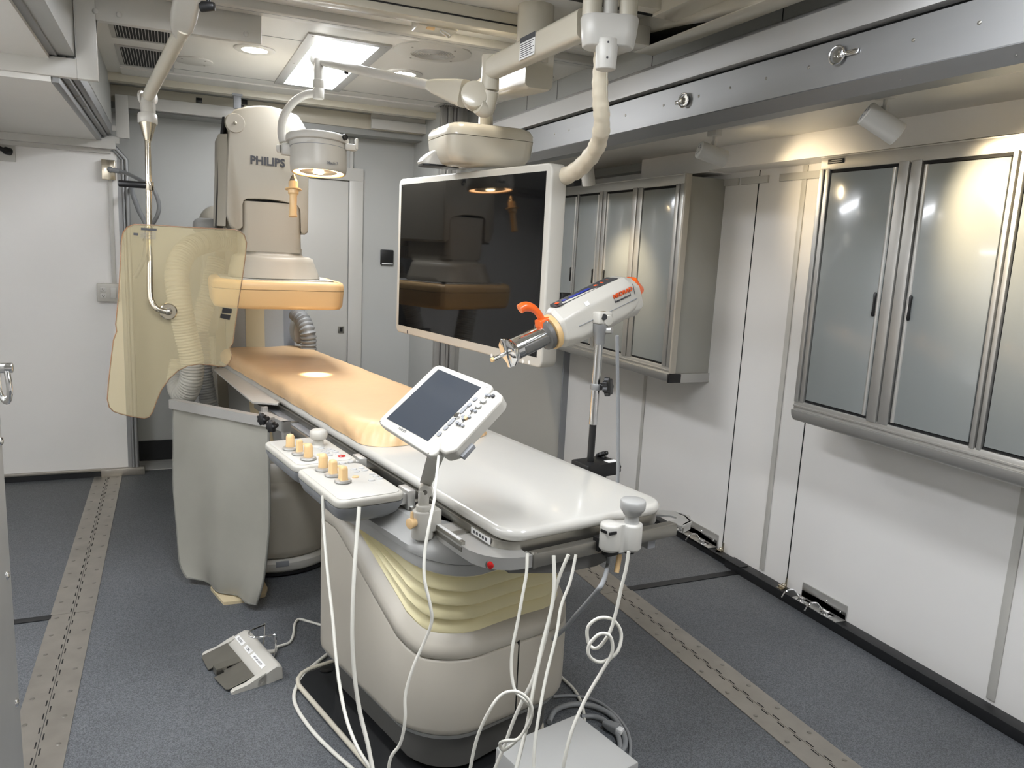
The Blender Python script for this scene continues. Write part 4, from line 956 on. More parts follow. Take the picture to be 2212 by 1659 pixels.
# side lettering
LFm = HF @ Matrix.Translation((0.028, .022, .0578)) @ Matrix.Rotation(R(-1), 4, 'X')
text('logo', 'MEDRAD', .0155, HF @ Matrix.Translation((.030, .024, .0572)), 'inkorange', t, .0012, .0004, sx=1.12)
text('logo_subtitle', 'Interventional', .0105, HF @ Matrix.Translation((.032, .011, .0577)), 'ink', t, .0008, sx=.98)
mb = MB(HF); mb.bb((.1045, .010, .0560), (.1052, .040, .0583)); part('logo_rule', mb, 'ink', t)
mb = MB(HF); mb.bb((-.10, -.0046, -.02), (.11, -.0036, .0587)); part('shell_seam', mb, 'midgrey', t)
mb = MB(HF); mb.lathe([(.0, -.003), (.046, -.002), (.048, .004), (.048, .012), (.001, .012)], (-.161, -.006, 0), (1, 0, 0), 36); part('front_plate', mb, 'nude', t)
mb = MB(HF); mb.lathe([(.032, .0), (.041, .006), (.041, .010), (.043, .014), (.043, .018), (.036, .02), (.036, .024), (.044, .028), (.001, .028)], (-.186, -.006, 0), (1, 0, 0), 32, 1, 1); part('collar', mb, 'plinth', t)
mb = MB(HF); mb.lathe([(.028, 0), (.029, .004), (.029, .135), (.001, .135)], (-.285, -.006, 0), (1, 0, 0), 32); sy = part('pressure_jacket', mb, 'chrome', t)
mb = MB(HF); mb.bb((-.262, -.020, .024), (-.18, .0, .034), .003); part('jacket_bar', mb, 'plinth', sy)
mb = MB(HF); mb.loft([[(x, -.006 + r_ * math.cos(R(45 * k + 22.5)), r_ * math.sin(R(45 * k + 22.5))) for k in range(8)] for x, r_ in ((-.285, .036), (-.291, .040), (-.300, .040), (-.304, .030))]); mb.bb((-.308, -.045, -.004), (-.300, .034, .008), .001); part('jacket_nut', mb, 'chrome', sy)
mb = MB(HF); mb.cyl((-.30, -.006, 0), (-.345, -.006, 0), .0055, n=14); part('syringe_tip', mb, 'chrome', sy)
mb = MB(HF); mb.cyl((-.345, -.006, 0), (-.352, -.006, 0), .006, n=14); part('tip_cap', mb, 'tanhard', sy)
mb = MB(HF); mb.tube([(-.172, .028, .0), (-.176, .048, .0), (-.182, .064, -.002), (-.193, .078, -.006), (-.210, .086, -.010), (-.224, .084, -.012)], .009, 14, rf=lambda L, f: .0095 + .0035 * min(1, max(0, f - .4) * 3)); mb.loft([fine([(-.150, .014, -.020), (-.150, .040, -.016), (-.150, .040, .016), (-.150, .014, .020)]), fine([(-.188, .018, -.017), (-.188, .040, -.012), (-.188, .040, .012), (-.188, .018, .017)])]); part('release_lever', mb, 'orange', t, 60)
mb = MB(HF); mb.sphere((-.17, .03, .0185), .003, 10); part('lever_rivet', mb, 'chrome', t)
mb = MB(HF); mb.loft([[(x, y + yo, z) for y, z in rrect(h_, w_, .012, 4)] for x, h_, w_, yo in ((.135, .055, .045, .01), (.152, .060, .05, .01), (.160, .046, .042, .004), (.175, .022, .032, -.004), (.180, .012, .02, -.008))]); part('rear_knob', mb, 'orange', t, 60)
# pivot arm between head and pole
pv = HF @ Vector((-.025, -.014, .058)); mb = MB(); mb.lathe([(.026, 0), (.030, .002), (.030, .010), (.024, .012), (.001, .012)], pv, sd, 28); part('pivot_ring', mb, 'nickel', t)
top_pole = on(1.0); bx = top_pole + UZ * .022
mb = MB(); mb.cyl(pv + sd * .008, pv + sd * .04, .020, .018, 24, .002); q = axframe(bx, UZ, ax); mb.m = q; mb.box((-.004, 0, .0), (.062, .05, .042), .007); mb.m = Matrix.Identity(4); mb.cyl(top_pole + UZ * -.008, top_pole + UZ * .004, .024, n=24); part('pivot_arm', mb, 'plasticlight', t, 50)
mb = MB(); q = bx - fwd * .026 + right * .008; mb.cyl(q, q - fwd * .004 , .011, n=20); part('pivot_cap', mb, 'black', t)

# ================================================================== X-RAY GANTRY (C-arm, aligned with the room)
GX = .455
t = thing('xray_gantry', 'tall cream X-ray C-arm gantry standing behind the head of the table', 'x-ray machine', (.475, 4.95, 0)); GAN = t
def yslab(name, w_, h_, r_, y0, y1, cx_, cz, m, bev=.012, par=None, **k):
    fr = frame(Vector((cx_, y1, cz)), Vector((1, 0, 0)), Vector((0, 0, 1)), Vector((0, -1, 0)))
    mb = MB(fr); mb.slab(w_, h_, y1 - y0, r_, bev, 0); return part(name, mb, m, par or t, 50, **k)
# C arc seen edge-on: flat-sided arc in the plane x = .475
def arc(r0, r1, x0, x1, a0, a1, cy_=4.25, cz=1.13, n=48, ez=1.0):
    rings = []
    for k in range(n + 1):
        a = R(a0 + (a1 - a0) * k / n); c_, s_ = math.cos(a), math.sin(a)
        rings.append([(x, cy_ + r * c_, cz + ez * r * s_) for r, x in ((r0, x0), (r0, x1), (r1, x1), (r1, x0))])
    return MB().loft(rings)
part('arc', arc(.93, 1.18, .305, .66, -88, 72, ez=.93), 'greyplastic', t, 60)
part('arc_strip', arc(.924, .94, .425, .54, -84, 70, ez=.93), 'creamstrip', t, 60)
part('arc_side_cover', arc(.95, 1.16, .66, .73, -60, 55, ez=.93), 'midgrey', t, 60)
part('arc_side_cover', arc(.95, 1.16, .245, .305, -60, 55, ez=.93), 'gantry', t, 60)
# carrier and floor stand behind the arc
mb = MB(); mb.box((.46, 5.58, .9), (.50, .30, 1.45), .05, 3); mb.box((.45, 5.50, .14), (.66, .5, .28), .04, 3); part('stand', mb, 'gantry', t)
mb = MB(); mb.box((.225, 5.4, 1.28), (.10, .42, .62), .03, 3); mb.box((.21, 5.35, 1.66), (.16, .30, .10), .04, 3); part('carrier', mb, 'greyplastic', t)
mb = MB(); mb.sphere((.27, 5.38, 1.69), .13, 24, (.8, .9, .8)); part('carrier_cap', mb, 'gantry', t)
# detector
head0 = set(GAN.children)
def octo(w_, d_, c_, z, y0): 
    x0, x1 = GX - w_ / 2, GX + w_ / 2
    P = [(x0 + c_, y0, z), (x1 - c_ * .35, y0, z), (x1, y0 + c_ * .35, z), (x1, y0 + d_ - c_, z), (x1 - c_, y0 + d_, z), (x0 + c_, y0 + d_, z), (x0, y0 + d_ - c_, z), (x0, y0 + c_ * 1.1, z)]
    return P
def stack(spec, r=.035):
    return [[Vector((p.x, p.y, z)) for p in round_poly(octo(w_, d_, c_, z, y0), r)] for z, w_, d_, c_, y0 in spec]
mb = MB(); mb.loft(stack([(1.285, .54, .56, .10, 3.645), (1.288, .56, .58, .10, 3.635), (1.305, .575, .60, .10, 3.625), (1.372, .585, .61, .10, 3.62)])); part('detector_housing', mb, 'tanhard', t, 50)
mb = MB(); mb.loft(stack([(1.374, .585, .61, .10, 3.62), (1.395, .585, .61, .10, 3.62), (1.408, .575, .60, .10, 3.625), (1.414, .555, .58, .10, 3.635)])); part('detector_rim', mb, 'tanhard', t, 50)
mb = MB(); mb.loft(stack([(1.405, .50, .53, .09, 3.66), (1.4175, .50, .53, .09, 3.66)])); part('detector_top', mb, 'greyplastic', t, 50)
# hood above the detector
def rr3(w_, d_, r_, z, cx_, cy_): return [(x + cx_, y + cy_, z) for x, y in rrect(w_, d_, r_, 8)]
mb = MB(); mb.loft([rr3(.41, .44, .16, 1.418, .455, 3.92), rr3(.415, .445, .16, 1.422, .455, 3.92), rr3(.405, .43, .155, 1.445, .453, 3.925), rr3(.375, .40, .15, 1.495, .450, 3.93), rr3(.365, .39, .14, 1.512, .449, 3.93), rr3(.34, .37, .13, 1.520, .446, 3.93), rr3(.29, .345, .08, 1.523, .443, 3.97), rr3(.278, .34, .07, 1.535, .442, 3.98), rr3(.270, .36, .04, 1.56, .441, 3.985)]); part('hood', mb, 'gantry', t, 60)
mb = MB(); mb.loft([rr3(.40, .43, .16, 1.412, .455, 3.92), rr3(.40, .43, .16, 1.42, .455, 3.92)]); part('hood_gap', mb, 'blackgap', t)
mb = MB(); mb.loft([rr3(.268, .36, .04, 1.54, .4385, 3.985), rr3(.266, .36, .03, 1.60, .4365, 3.985), rr3(.262, .36, .022, 1.768, .4355, 3.985)]); part('lift_column', mb, 'gantry', t, 60)
# upper cover with rounded top, side flaps and an arched opening for the column
def upperpoly():
    P = []; x0, x1, zb = .235, .60, 1.655
    P += [(.300, 1.645), (.300, 1.745), (.306, 1.765), (.322, 1.775)]
    P += [(.322 + (.545 - .322) * k / 8, 1.775 + .010 * math.sin(PI * k / 8) - .012 * k / 8) for k in range(1, 8)]
    P += [(.556, 1.757), (.568, 1.735), (.570, 1.635), (.585, 1.628), (.600, 1.64), (.603, 1.9), (.596, 2.10)]
    P += [(.596 - .012 * k, 2.10 + .075 * math.sin(PI / 2 * k / 5)) for k in range(1, 6)]
    P += [(.536 - .24 * k / 8, 2.175 + .022 * math.sin(PI * k / 8)) for k in range(1, 8)]
    P += [(.275, 2.165), (.258, 2.14), (.250, 2.08), (.238, 1.9), (.233, 1.70), (.250, 1.650), (.275, 1.632), (.292, 1.636)]
    return P
up_ = upperpoly()
mb = MB(); fr_ = [(x, 3.80, z) for x, z in up_]
def yring(y, k, cx_=.42, cz=1.9): return [(cx_ + (x - cx_) * k, y, cz + (z - cz) * k) for x, z in up_]
mb.loft([yring(3.800, .97), yring(3.803, .985), yring(3.812, 1.0), yring(4.19, 1.0), yring(4.22, .97)]); part('upper_cover', mb, 'gantry', t, 40)
mb = MB(); mb.loft([rr3(.30, .22, .05, z, .415, 4.32) for z in (1.60, 2.12)]); part('rear_cover', mb, 'gantry', t, 60)
mb = MB(); mb.bb((.301, 3.825, 1.66), (.572, 4.18, 1.776)); part('opening_gap', mb, 'blackgap', t)
mb = MB(); mb.loft([[(x, y, z) for x, y in ((.196 + a, 3.87), (.232 + a, 3.84), (.232 + a, 4.20), (.196 + a, 4.20))] for z, a in ((1.65, .0), (1.8, .008), (2.0, .012), (2.06, .014))]); part('side_flap', mb, 'gantry', t, 60)
mb = MB(); mb.loft([[(x, y, z) for x, y in ((.188 + a, 3.895), (.197 + a, 3.88), (.240 + a, 4.19), (.230 + a, 4.2))] for z, a in ((1.63, .0), (1.8, .010), (2.0, .022), (2.14, .040))]); part('flap_gap', mb, 'black', t, 60)
mb = MB(); mb.cyl((.277, 3.805, 2.105), (.277, 3.794, 2.105), .045, .040, 28); mb.sphere((.277, 3.792, 2.105), .008, 12); part('pivot_cap', mb, 'gantry', t)
mb = MB(); mb.cyl((.55, 3.806, 2.07), (.55, 3.796, 2.07), .035, .032, 28); mb.sphere((.55, 3.795, 2.07), .007, 12); part('pivot_cap', mb, 'gantry', t)
q = W(540, 335, y=3.80); q2 = W(621, 352, y=3.80)
lf = frame(Vector((q.x, 3.799, W(540, 353, y=3.8).z)), Vector((1, 0, -.02)), Vector((0, 0, 1)), Vector((0, -1, 0)))
text('logo', 'PHILIPS', .050, lf, 'ink', t, .001, .0018, sx=.96)
# the head is built 9 % over the drawn size and set back along the arm
GH = Matrix.Translation((.455 + .041, 3.92 + .353, 1.35 - .0225)) @ Matrix.Scale(1.09, 4) @ Matrix.Translation((-.455, -3.92, -1.35)); gl = Matrix.Translation(world_loc(GAN))
for o_ in GAN.children:
    if o_ not in head0: o_.data.transform(gl.inverted() @ GH @ gl)
# X-ray tube drum under the table
mb = MB(); mb.lathe([(.22, .075), (.27, .08), (.295, .10), (.30, .13), (.295, .25), (.275, .38), (.24, .43), (.20, .44), (.19, .50), (.17, .53), (.001, .53)], (.455, 3.90, 0), n=48); part('tube_housing', mb, 'gantry', t, 50)
mb = MB(); mb.lathe([(.28, .022), (.30, .025), (.312, .04), (.312, .072), (.295, .082), (.26, .084), (.26, .1)], (.455, 3.90, 0), n=56); part('bumper_ring', mb, 'white', t, 50)
mb = MB(); mb.lathe([(.295, .006), (.305, .01), (.305, .024), (.28, .026)], (.455, 3.90, 0), n=48); part('bumper_foot', mb, 'black', t)
q = W(618, 1222, y=3.60); mb = MB(); mb.box((.45, 3.592, .070), (.06, .012, .026), .002); part('ring_label', mb, 'midgrey', t)
part('lower_arm', MB().box((.475, 4.1, .10), (.34, .5, .14), .03, 3), 'gantry', t)
# small floor cover showing under the curtain
P = [W(*q, z=.012) for q in ((455, 1270), (483, 1302), (520, 1298), (573, 1284), (578, 1270), (560, 1235), (460, 1235))]
mb = MB(); mb.prism([Vector((p.x, p.y, .014)) for p in P], (0, 0, -.014)); tag(obj('floor_plate', mb, 'creamstrip'), 'small cream floor plate showing below the lead curtain', 'floor plate')
# corrugated hoses
def hose(name, pts, r, m, label, pitch=.016, depth=.0035):
    mb = MB(); mb.hose([W(px, py, y=y) for px, py, y in pts], r, pitch, depth); return tag(obj(name, mb, m, None, 70), label, 'hose', 'gantry hoses')
hose('corrugated_hose', [(500, 520, 5.0), (450, 522, 4.9), (405, 540, 4.75), (383, 585, 4.65), (388, 650, 4.6), (402, 720, 4.6), (415, 780, 4.6), (412, 825, 4.62), (398, 852, 4.7), (385, 830, 4.8), (392, 780, 4.85)], .062, 'hose', 'fat pale corrugated hose looping behind the clear shield')
hose('corrugated_hose', [(470, 560, 5.15), (455, 620, 5.1), (435, 690, 5.05), (415, 760, 5.05), (400, 820, 5.0), (390, 880, 5.0)], .055, 'hose', 'pale corrugated hose slanting down beside the gantry column, behind the clear shield')
hose('corrugated_hose', [(432, 720, 4.95), (438, 790, 4.9), (447, 850, 4.9), (458, 900, 4.9)], .05, 'hosedark', 'darker corrugated hose dropping behind the lead curtain top bar')
hose('corrugated_hose', [(638, 675, 4.95), (652, 690, 4.9), (664, 715, 4.85), (667, 748, 4.85), (662, 800, 4.85)], .046, 'hosedark', 'dark grey corrugated hose curving down right of the gantry column', .024, .006)
mb = MB(); q = W(632, 715, y=5.0); mb.loft([[(q.x + .03 + r_ * math.cos(a) * .6, 5.0, q.z + 1.3 * r_ * math.sin(a)) for a in [2 * PI * k / 24 for k in range(24)]] if 0 else [(q.x + .03 + r_ * math.cos(a) * .6, y, q.z + 1.3 * r_ * math.sin(a)) for a in [2 * PI * k / 24 for k in range(24)]] for y, r_ in ((4.93, .05), (4.95, .06), (5.1, .06))]); part('hose_bracket', mb, 'alumatt', GAN)

# ================================================================== CLEAR SHIELD ON ITS ARM
hub = W(362, 672, d=3.18); gn = Vector((.10, -1, .03)).normalized()
if gn.dot(fwd) > 0: gn = -gn
def onG(px, py, off=0): return hit(px, py, hub, gn) + gn * off
outl = [(262, 520), (266, 502), (275, 491), (290, 485), (340, 487), (400, 491), (460, 494), (505, 496), (518, 500), (527, 508), (532, 524), (530, 548), (523, 600), (515, 650), (507, 705), (502, 742), (496, 750), (501, 765), (499, 775), (493, 785), (484, 791), (472, 791), (455, 788), (430, 786), (405, 790), (385, 800), (365, 818), (348, 842), (337, 868), (329, 890), (322, 900), (312, 903), (290, 900), (262, 894), (245, 888), (236, 879), (232, 862), (234, 830), (240, 775), (245, 735), (252, 716), (250, 700), (256, 640), (260, 570)]
t = thing('radiation_shield', 'clear tinted acrylic radiation shield with a cut-out, hung on a steel rod', 'shield', onG(380, 900)); 
Pg = [onG(*p) for p in outl]
mb = MB(); mb.loft([[p for p in Pg], [p + gn * .010 for p in Pg]]); part('pane', mb, 'glass', t)
Pe = [p + gn * .005 for p in Pg]
mb = MB(); mb.tube(Pe, .0026, 6, 0, closed=True); part('edge', mb, 'amber', t)
A4 = frame(onG(300, 520, .0112), (onG(340, 524) - onG(300, 520)).normalized(), (onG(300, 500) - onG(300, 520)).normalized(), gn)
mb = MB(); mb.prism([onG(*p, .0112) for p in ((304, 492), (338, 494), (338, 499), (304, 497))], gn * .0004); mb.prism([onG(*p, .0112) for p in ((288, 503), (298, 504), (298, 509), (288, 508))], gn * .0004); part('warning_band', mb, 'ink', t)
mb = MB()
for k in range(6): mb.prism([onG(303, 501 + 2.6 * k, .0112), onG(336, 503 + 2.6 * k, .0112), onG(336, 503.6 + 2.6 * k, .0112), onG(303, 501.6 + 2.6 * k, .0112)], gn * .0004)
part('warning_text', mb, 'midgrey', t)
mb = MB(); mb.prism([onG(*p, .0112) for p in ((480, 664), (500, 667), (499, 677), (478, 675))], gn * .001); mb.prism([onG(*p, .0112) for p in ((476, 677), (497, 680), (495, 691), (474, 686))], gn * .001); part('black_tape', mb, 'black', t, label='two squares of black tape')
mb = MB(); hx = onG(362, 672, .01)
mb.lathe([(.012, .008), (.012, .016), (.030, .018), (.034, .022), (.034, .034), (.030, .038), (.015, .038), (.013, .030), (.001, .030)], hx - gn * .012, gn, 32); mb.lathe([(.001, -.004), (.032, -.004), (.034, 0), (.034, .008), (.030, .01)], hx - gn * .02, gn, 32); part('hub_rings', mb, 'nickel', t)
mb = MB(); mb.lathe([(.031, 0), (.031, .008)], hx - gn * .002, gn, 32); part('hub_gasket', mb, 'black', t)
rod = lambda px, py, dd: W(px, py, d=dd)
dR = (hx - CAM).dot(fwd) - .05
mb = MB(); mb.tube([rod(319, 300, dR), rod(321, 400, dR), rod(322, 500, dR), rod(323.5, 570, dR), rod(324, 630, dR), rod(328, 652, dR), rod(338, 666, dR), rod(350, 671, dR + .01), hx + gn * .03], .0115, 14); part('rod', mb, 'nickel', t)
mb = MB(); mb.sphere(hx + gn * .034, .014, 16); part('ball_joint', mb, 'darksteel', t)
mb = MB(); q = rod(323, 402, dR); mb.cyl(q + UZ * .018, q - UZ * .018, .016, n=20, bev=.002); part('handle_clamp', mb, 'nickel', t)
mb = MB(); mb.cyl(q + right * -.012 + UZ * .003, rod(256, 396, dR - .03), .0135, n=20, bev=.003); part('grip', mb, 'black', t)
top = rod(319.5, 250, dR); up3 = (rod(319, 240, dR) - rod(320, 300, dR)).normalized()
cb = rod(319.5, 304, dR); ct = rod(319, 268, dR)
mb = MB(); mb.cyl(cb, ct, .013, .032, 28); part('cone', mb, 'nickel', t)
mb = MB(); mb.lathe([(.034, 0), (.037, .004), (.037, .036), (.034, .040), (.025, .041), (.025, .09), (.022, .12), (.001, .12)], ct, up3, 28); part('swivel_collar', mb, 'plasticlight', t)
fk = rod(319, 210, dR)
mb = MB()
for s_ in (-1, 1): mb.cyl(fk + right * s_ * .019, fk + right * s_ * .031, .027, n=24, bev=.004)
for s_ in (-1, 1): mb.box(fk + right * s_ * .024 + UZ * -.035, (.012, .03, .07), .004)
part('fork', mb, 'plasticlight', t)
mb = MB(); mb.cyl(fk - right * .02, fk + right * .02, .016, n=20); part('fork_pin', mb, 'tanhard', t)
A1 = fk; A2 = rod(397, 58, 2.52)
ad = (A2 - A1).normalized()
mb = MB(); mb.tube([A1, A1 + ad * .06, A1.lerp(A2, .5), A2], .025, 18, 4, rf=lambda L, f: .018 + .005 * min(1, f * 3) + .002 * f); part('spring_arm', mb, 'cream', t, 70)
mb = MB()
for dz in (0, .012): 
    q = A1.lerp(A2, .56) + ad * dz * 1.6; mb.cyl(q - fwd * .024, q - fwd * .031, .002, n=8)
part('arm_screws', mb, 'ink', t)
A3 = rod(410, -30, 2.38); ad2 = (A3 - A2).normalized()
mb = MB(); fr = axframe(A2 - ad * .06, (A3 - A2 + ad * .06), right); mb.m = fr; mb.loft([[(x, y, z) for x, y in rrect(w_, h_, .02, 5)] for z, w_, h_ in ((0, .046, .050), (.05, .072, .066), (.11, .080, .075), (.30, .080, .075))]); part('arm_head', mb, 'plasticlight', t, 50)
q = rod(440, 14, 2.42); mb = MB(); mb.cyl(q - right * .01, q + right * .035, .017, .013, 20, .003); mb.cyl(q + right * .01 + UZ * .0, q + right * .025 + UZ * .05, .006, n=10); part('brake_knob', mb, 'black', t)

# ================================================================== SURGICAL LAMP
LC = W(687, 376, d=3.60); LC = W(688, 375, d=3.60)
D = Vector((-.02, -.09, -1)).normalized(); U_ = -D
t = thing('surgical_lamp', 'round cream surgical lamp head glowing warm, on a thin ceiling arm', 'surgical lamp', LC); SL = t
mb = MB(); mb.lathe([(.116, .006), (.122, .0), (.127, .006), (.130, .03), (.128, .11), (.126, .135), (.001, .135)], LC, U_, 44); part('body', mb, 'plasticlight', t, 50)
mb = MB(); mb.lathe([(.1265, .112), (.1285, .1125), (.1285, .1145), (.1265, .115)], LC, U_, 44); part('blue_line', mb, 'midgrey', t)
mb = MB(); mb.lathe([(.126, .115), (.127, .135), (.142, .138), (.145, .145), (.144, .163), (.138, .170), (.10, .178), (.05, .183), (.001, .184)], LC - right * .006, U_, 44); part('top_cap', mb, 'white', t, 50)
mb = MB(); mb.lathe([(.001, .010), (.06, .008), (.112, .004), (.118, .008)], LC, U_, 44); part('glass', mb, 'lampglow', t, 60)
mb = MB(); mb.lathe([(.004, -.002), (.022, .0), (.026, .008)], LC, U_, 24); part('bulb_cover', mb, 'trackglow', t)
mb = MB(); mb.ring(LC + U_ * .004, U_, .119, .004, 44, 8); part('glass_ring', mb, 'tanhard', t)
bk = LC - right * .160 + U_ * .115
mb = MB(); mb.box(bk + right * .02 - UZ * .005, (.07, .05, .055), .01); mb.box(LC + right * .15 + U_ * .12, (.06, .04, .03), .008); mb.box(LC + right * .176 + U_ * .135, (.012, .03, .05), .004); part('yoke', mb, 'white', t)
mb = MB(); mb.cyl(LC + right * .118 + U_ * .15 - fwd * .04, LC + right * .14 + U_ * .15 - fwd * .06, .014, n=18, bev=.003); part('yoke_knob', mb, 'black', t)
mb = MB(); mb.cyl(bk - right * .018, bk - right * .035, .02, n=20, bev=.004); part('yoke_knob', mb, 'white', t)
d0 = 3.60
h0 = W(634, 377, d=3.52); hdn = (W(633, 470, d=3.52) - h0).normalized()
mb = MB(); mb.lathe([(.004, 0), (.010, .008), (.018, .028), (.019, .034), (.001, .034)], h0, hdn, 24); part('handle_mount', mb, 'nickel', t)
mb = MB(); mb.lathe([(.019, .032), (.0215, .036), (.0215, .060), (.024, .064), (.036, .066), (.037, .070), (.024, .072), (.0235, .088), (.019, .092), (.0165, .098), (.0165, .182), (.019, .186), (.019, .194), (.001, .196)], h0, hdn, 28); part('sterile_handle', mb, 'tanhard', t, 40)
lm = W(730, 350, d=3.46); nn = (lm - LC); nn.z = 0; nn.normalize(); xx = UZ.cross(nn)
text('lettering', 'Mach 3', .019, frame(Vector((LC.x, LC.y, 0)) + nn * .1305 + UZ * (W(730, 354, d=3.46).z) - xx * .025, xx, UZ, nn), 'midgrey', t, .001, .0003)
mb = MB(); mb.tube([W(612, 308, d=d0 + .0), W(608, 285, d=d0), W(613, 252, d=d0), W(633, 222, d=d0), W(660, 205, d=d0), W(687, 202, d=d0)], .0185, 16); part('curved_arm', mb, 'white', t)
J = W(688, 205, d=d0)
mb = MB(); mb.lathe([(.024, -.018), (.026, -.012), (.026, .026), (.0245, .028), (.0245, .032), (.026, .034), (.026, .066), (.022, .068), (.022, .12), (.019, .16)], J, (0, 0, 1), 24); part('swivel', mb, 'white', t, 50)
K = W(686, 131, d=d0); E1 = W(935, 186, d=3.10); E2 = W(1030, 209, d=2.93)
mb = MB(); mb.tube([J + UZ * .10, J.lerp(K, .8) , K], .022, 14, 4); mb.cyl(K - fwd * .026, K + fwd * .026, .031, n=26, bev=.005); part('knuckle', mb, 'white', t)
mb = MB(); mb.tube([K, K.lerp(E1, .05), K.lerp(E1, .25), E1], .022, 18, 5, rf=lambda L, f: .027 - .007 * min(1, f * 4)); part('spring_arm', mb, 'white', t, 70)
q = K.lerp(E1, .28); mb = MB(); mb.box(q - UZ * .022, (.02, .012, .016), .003); part('arm_tab', mb, 'black', t)
e_d = (E2 - E1).normalized(); fr = axframe(E1 - e_d * .02, e_d, UZ)
mb = MB(fr); mb.loft([[(x * 1.0, y, z) for x, y in rrect(h_, w_, .018, 5)] for z, h_, w_ in ((0, .044, .044), (.04, .060, .048), (.16, .092, .052), (.22, .104, .054))]); part('arm_cuff', mb, 'cream', t, 50)
mb = MB(); mb.cyl(E2 - fwd * .030 - e_d * .012, E2 + fwd * .028 - e_d * .012, .052, n=32, bev=.008); part('elbow_drum', mb, 'cream', t)
mb = MB(); mb.cyl(E2 - fwd * .032 - e_d * .03, E2 - fwd * .0295 - e_d * .03, .017, n=24); part('elbow_cap', mb, 'greyplastic', t)
V0 = W(1058, 215, d=2.93); V1 = W(1060, 125, d=2.93); V0.x = V1.x = (V0.x + V1.x) / 2; V0.y = V1.y = (V0.y + V1.y) / 2
mb = MB(); mb.tube([E2 + e_d * .01 - UZ * .03, V0 - UZ * .03 + right * -.012, V0 + UZ * .03], .03, 18, 6, rf=lambda L, f: .032 + .004 * f); part('elbow', mb, 'cream', t, 70)
mb = MB(); mb.cyl(V0 + UZ * .034, Vector((V1.x, V1.y, V1.z + .005)), .035, n=28, bev=.004); part('vertical_joint', mb, 'cream', t)
X1 = W(1264, 52, d=2.40); X0 = Vector((V1.x, V1.y, V1.z - .045))
xd = (X1 - X0); xd.normalize()
mb = MB(axframe(X0 + xd * .0, xd, UZ)); mb.loft([[(x, y, z) for x, y in rrect(h_, .062, .02, 5)] for z, h_ in ((0, .075), (.05, .080), ((X1 - X0).length, .092))]); part('extension_arm', mb, 'cream', t, 50)
mid = X0.lerp(X1, .52); sdv = xd.cross(UZ); sdv = sdv if sdv.dot(fwd) < 0 else -sdv
lf = frame(mid + sdv * .0318, xd if xd.dot(right) > 0 else -xd, UZ, sdv)
mb = MB(lf); mb.bb((-.05, -.035, 0), (.05, .038, .0006)); part('warning_label', mb, 'label', t)
mb = MB(lf); mb.bb((-.05, .020, .0004), (.05, .038, .0012))
for k in range(7): mb.bb((-.046, .012 - .0068 * k, .0005), (.044 - .01 * (k % 3), .0145 - .0068 * k, .001))
part('warning_print', mb, 'ink', t)

# ceiling pivot with the three cable columns and white collar
PC = W(1315, 72, d=2.34); t = thing('ceiling_pivot', 'white pivot collar with three vertical columns above the hanging cable sleeve', 'pivot', PC); CP = t
mb = MB(axframe(PC - UZ * .045, UZ, right)); mb.loft([[(x, y, z) for x, y in rrect(w_, h_, .045, 8)] for z, w_, h_ in ((0, .150, .09), (.004, .158, .098), (.04, .168, .105), (.082, .176, .11), (.088, .170, .104))]); part('collar', mb, 'white', t, 50)
hbq = W(1311, 100, d=2.32)
mb = MB(); mb.cyl(hbq + UZ * .02, hbq - UZ * .068, .035, .031, 28, .004); part('hub', mb, 'white', t, 50)
mb = MB()
for dz in (-.002, -.045): mb.sphere(hbq + UZ * dz - fwd * .0335, .0035, 10)
part('set_screws', mb, 'ink', t)
for k, (dx, r_, m_) in enumerate(((-.055, .030, 'cream'), (.0, .022, 'white'), (.055, .028, 'cream'))):
    b0 = PC + right * dx + UZ * .03; mb = MB(); mb.cyl(b0, Vector((b0.x, b0.y, 2.52)), r_, n=24); part('column', mb, m_, t)
mb = MB(); mb.bb((1.14, 2.05, 2.50), (1.34, 2.42, 2.52), .006); part('mounting_plate', mb, 'cream', t)
# cable sleeve to the monitor
sp = [W(1300, 100, d=2.40), W(1297, 150, d=2.41), W(1296, 205, d=2.44), W(1300, 265, d=2.5), W(1292, 310, d=2.60), W(1270, 345, d=2.72), W(1242, 370, d=2.86), W(1205, 386, d=3.02), W(1165, 390, d=3.10)]
mb = MB(); mb.tube(sp, .026, 20, 10, rf=lambda L, f: .0225 + .012 * f + .0018 * math.sin(L * 75) * (1 if f > .35 else .4) + .0012 * math.sin(L * 190)); t = obj('cable_sleeve', mb, 'sleeve', None, 70); tag(t, 'cream vinyl cable sleeve hanging from the ceiling pivot to the monitor back', 'cable sleeve')
mb = MB(); mb.tube([p + right * .018 - fwd * .020 for p in smooth_path(sp, 6)][:-8], .0018, 6, 0); part('zip', mb, 'cream', t)

# ================================================================== MONITOR AND SUSPENSION
me_ = Vector((.182, -.983, 0)).normalized(); mc = Vector((1.21, 3.344, 1.542)); mn = me_.cross(UZ); mn = mn if mn.dot(fwd) < 0 else -mn
if me_.cross(UZ).dot(mn) < 0: me_ = me_
MFr = frame(mc, me_, UZ, mn)
t = thing('large_monitor', 'large black flat screen monitor with off-white frame hanging from the ceiling', 'monitor', mc - UZ * .4); MON = t
mb = MB(MFr); mb.slab(1.32, .793, .075, .035, .008, -.075, (0, 0), 8, 3); part('frame', mb, 'plasticlight', t, 50)
def onM(px, py): 
    q = MFr.inverted() @ hit(px, py, mc, mn); return (q.x, q.y)
s4 = [onM(*p) for p in ((864, 405), (1178, 362), (1163, 762), (864, 710))]
x0_, x1_ = (s4[0][0] + s4[3][0]) / 2, (s4[1][0] + s4[2][0]) / 2; y1_, y0_ = (s4[0][1] + s4[1][1]) / 2, (s4[2][1] + s4[3][1]) / 2
